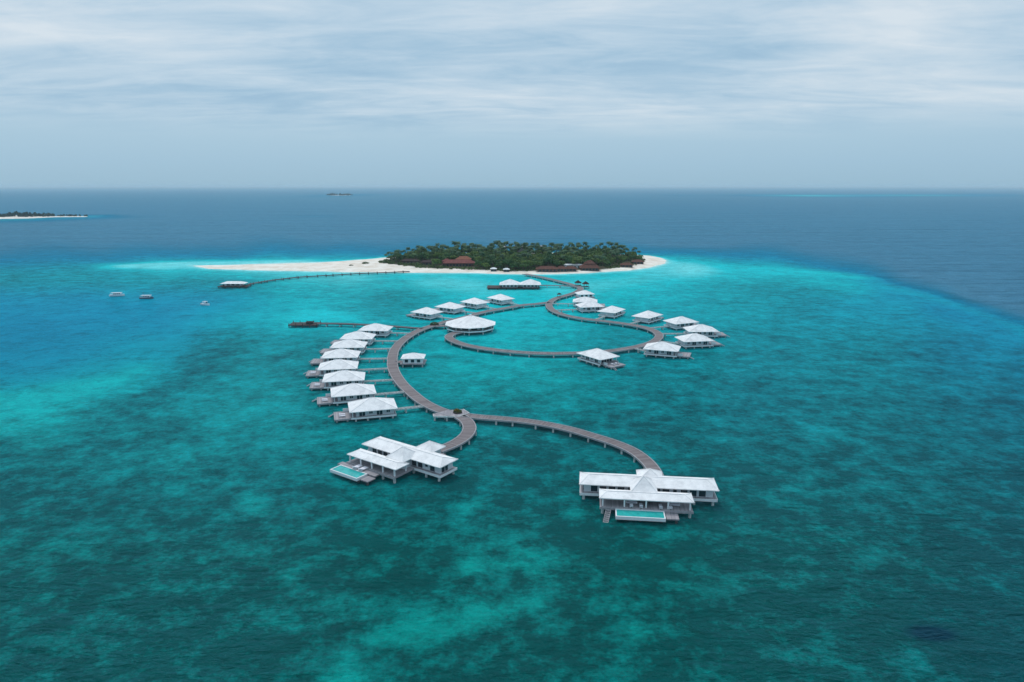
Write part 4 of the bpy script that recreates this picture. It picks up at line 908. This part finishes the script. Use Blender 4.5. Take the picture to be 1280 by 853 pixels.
# seats under the open wings
def sofa(loc, rz, label):
    o = empty('outdoor_sofa', loc, rz, label, 'sofa'); MB().box(0, 0, .1, 2.4, .95, .35).build('seat', M['cushion'], o); MB().box(0, .42, .45, 2.4, .18, .45).build('backrest', M['cushion'], o)
    for sx in (-1, 1): MB().box(sx * 1.28, 0, .1, .16, .95, .6).build('armrest', M['trim'], o)
    return o
sofa(loc_of(resR, 6.2, -8.0, zf), resR.rotation_euler.z, 'pale sofa under the open front wing of the right residence')
sofa(loc_of(resR, -4.4, -8.0, zf), resR.rotation_euler.z, 'left pale sofa under the front wing of the right residence')
ordn = ['nearest', 'second', 'third', 'fourth']
for k in range(4):
    v_, base, a, desc = VILLAS[k]
    for j, y in enumerate((-2.2, -.4)):
        q = Vector((base.x - 10.6 * math.cos(a) - y * math.sin(a), base.y - 10.6 * math.sin(a) + y * math.cos(a), 1.21))
        lounger(q, a, '%s sun lounger on the deck of the %s left-row villa' % (('front', 'rear')[j], ordn[k]), 'loungers on the left villa decks')
v_, base, a, desc = VILLAS[-1]
for j, y in enumerate((-2.0, .4)):
    q = Vector((base.x - 10.6 * math.cos(a) - y * math.sin(a), base.y - 10.6 * math.sin(a) + y * math.cos(a), 1.21))
    lounger(q, a, '%s sun lounger on the deck of the lone lagoon villa' % (('first', 'second')[j]), 'loungers on the lagoon villa deck')

# ------------------------------------------------------------------ boats
def hull(mb, L, B, hgt, draft=.4, sheer=.35):
    N_ = 12; prev = None; base = len(mb.v)
    for i in range(N_ + 1):
        t = i / N_; x = -L / 2 + L * t; w = B / 2 * (1 - max(0, (t - .45) / .55) ** 2.2) * (.86 + .14 * min(1, t * 4)); w = max(w, .03)
        zt = hgt + sheer * max(0, t - .4) ** 1.5 * 2; kz = -draft + max(0, t - .8) * 3.0 * draft
        mb.v += [(x, -w, zt), (x, -w * .82, .05), (x, 0, kz), (x, w * .82, .05), (x, w, zt)]
        if i:
            a = base + (i - 1) * 5; c = base + i * 5
            for k in range(4): mb.f.append((a + k, c + k, c + k + 1, a + k + 1))
            mb.f.append((a + 4, c + 4, c, a))
    mb.f.append((base, base + 1, base + 2, base + 3, base + 4))
def boat(px_, rz, L, B, hullmat, label, style):
    p = at(*px_); o = empty('motor_boat' if style != 'open' else 'speedboat', (p.x, p.y, 0), rz, label, 'boat')
    m_ = MB(); hull(m_, L, B, 1.1, .4, .5); m_.build('hull', hullmat, o)
    if style == 'open':
        MB().box(-L * .02, 0, 1.1, L * .26, B * .6, .75).build('console', M['trim'], o); MB().box(L * .13, 0, 1.4, .1, B * .6, .6).build('windscreen', M['glass'], o)
        MB().box(-.3, 0, 2.5, L * .42, B * .8, .12).build('canopy', M['hull'], o)
        for x in (-L * .2, L * .14):
            for y in (-B * .3, B * .3): MB().box(x, y, 1.1, .07, .07, 1.4).build('post', M['trim'], o)
        for y in (-.4, .4): MB().box(-L / 2 - .2, y, .2, .5, .4, 1.2).build('outboard_motor', M['dark'], o)
    else:
        MB().box(.2, 0, 1.1, L * .5, B * .74, 1.25).build('cabin', M['trim'], o)
        for sy in (-1, 1):
            for q in range(4): MB().box(-L * .16 + q * L * .12, sy * B * .375, 1.5, L * .085, .08, .55).build('window', M['glass'], o)
        MB().box(-.2, 0, 2.4, L * .72, B * .95, .2).build('canopy', M['hull'], o)
        for y in (-B * .38, B * .38):
            for x in (-L * .42, L * .3): MB().box(x, y, 1.1, .1, .1, 1.3).build('post', M['trim'], o)
        if style == 'mast':
            MB().tube([(-1.5, 0, 2.55), (-2.2, 0, 5.2)], .07, 6).build('mast', M['dark'], o)
    return o
boat((146.5, 370.2), R(12), 10.2, 3.2, M['hull'], 'white cabin boat moored leftmost of the three boats', 'cabin')
boat((183.5, 373.6), R(3), 9.6, 3.0, M['hullblue'], 'dark hulled boat with white roof in the middle of the three', 'mast')
boat((257, 381.6), R(-22), 7.4, 2.6, M['hull'], 'smallest open white speedboat, rightmost of the three boats', 'open')

# ------------------------------------------------------------------ humid sea air
def haze_box(dens):
    mb = MB(); mb.box(0, 0, -3, 184000, 184000, 103); m = D.materials.new('sea_air'); m.use_nodes = True; n_ = m.node_tree; n_.nodes.clear()
    o_ = node(n_, 'ShaderNodeOutputMaterial'); v_ = node(n_, 'ShaderNodeVolumePrincipled', inp={'Density': dens, 'Color': (0.74, 0.865, 0.925, 1), 'Anisotropy': 0.0}); link(n_, v_.outputs[0], o_.inputs['Volume'])
    o = mb.build('haze', m); tag(o, 'pale blue sea haze lying over the water towards the horizon', 'haze', kind='stuff')
HAZE = 5.5e-5
if HAZE: haze_box(HAZE)
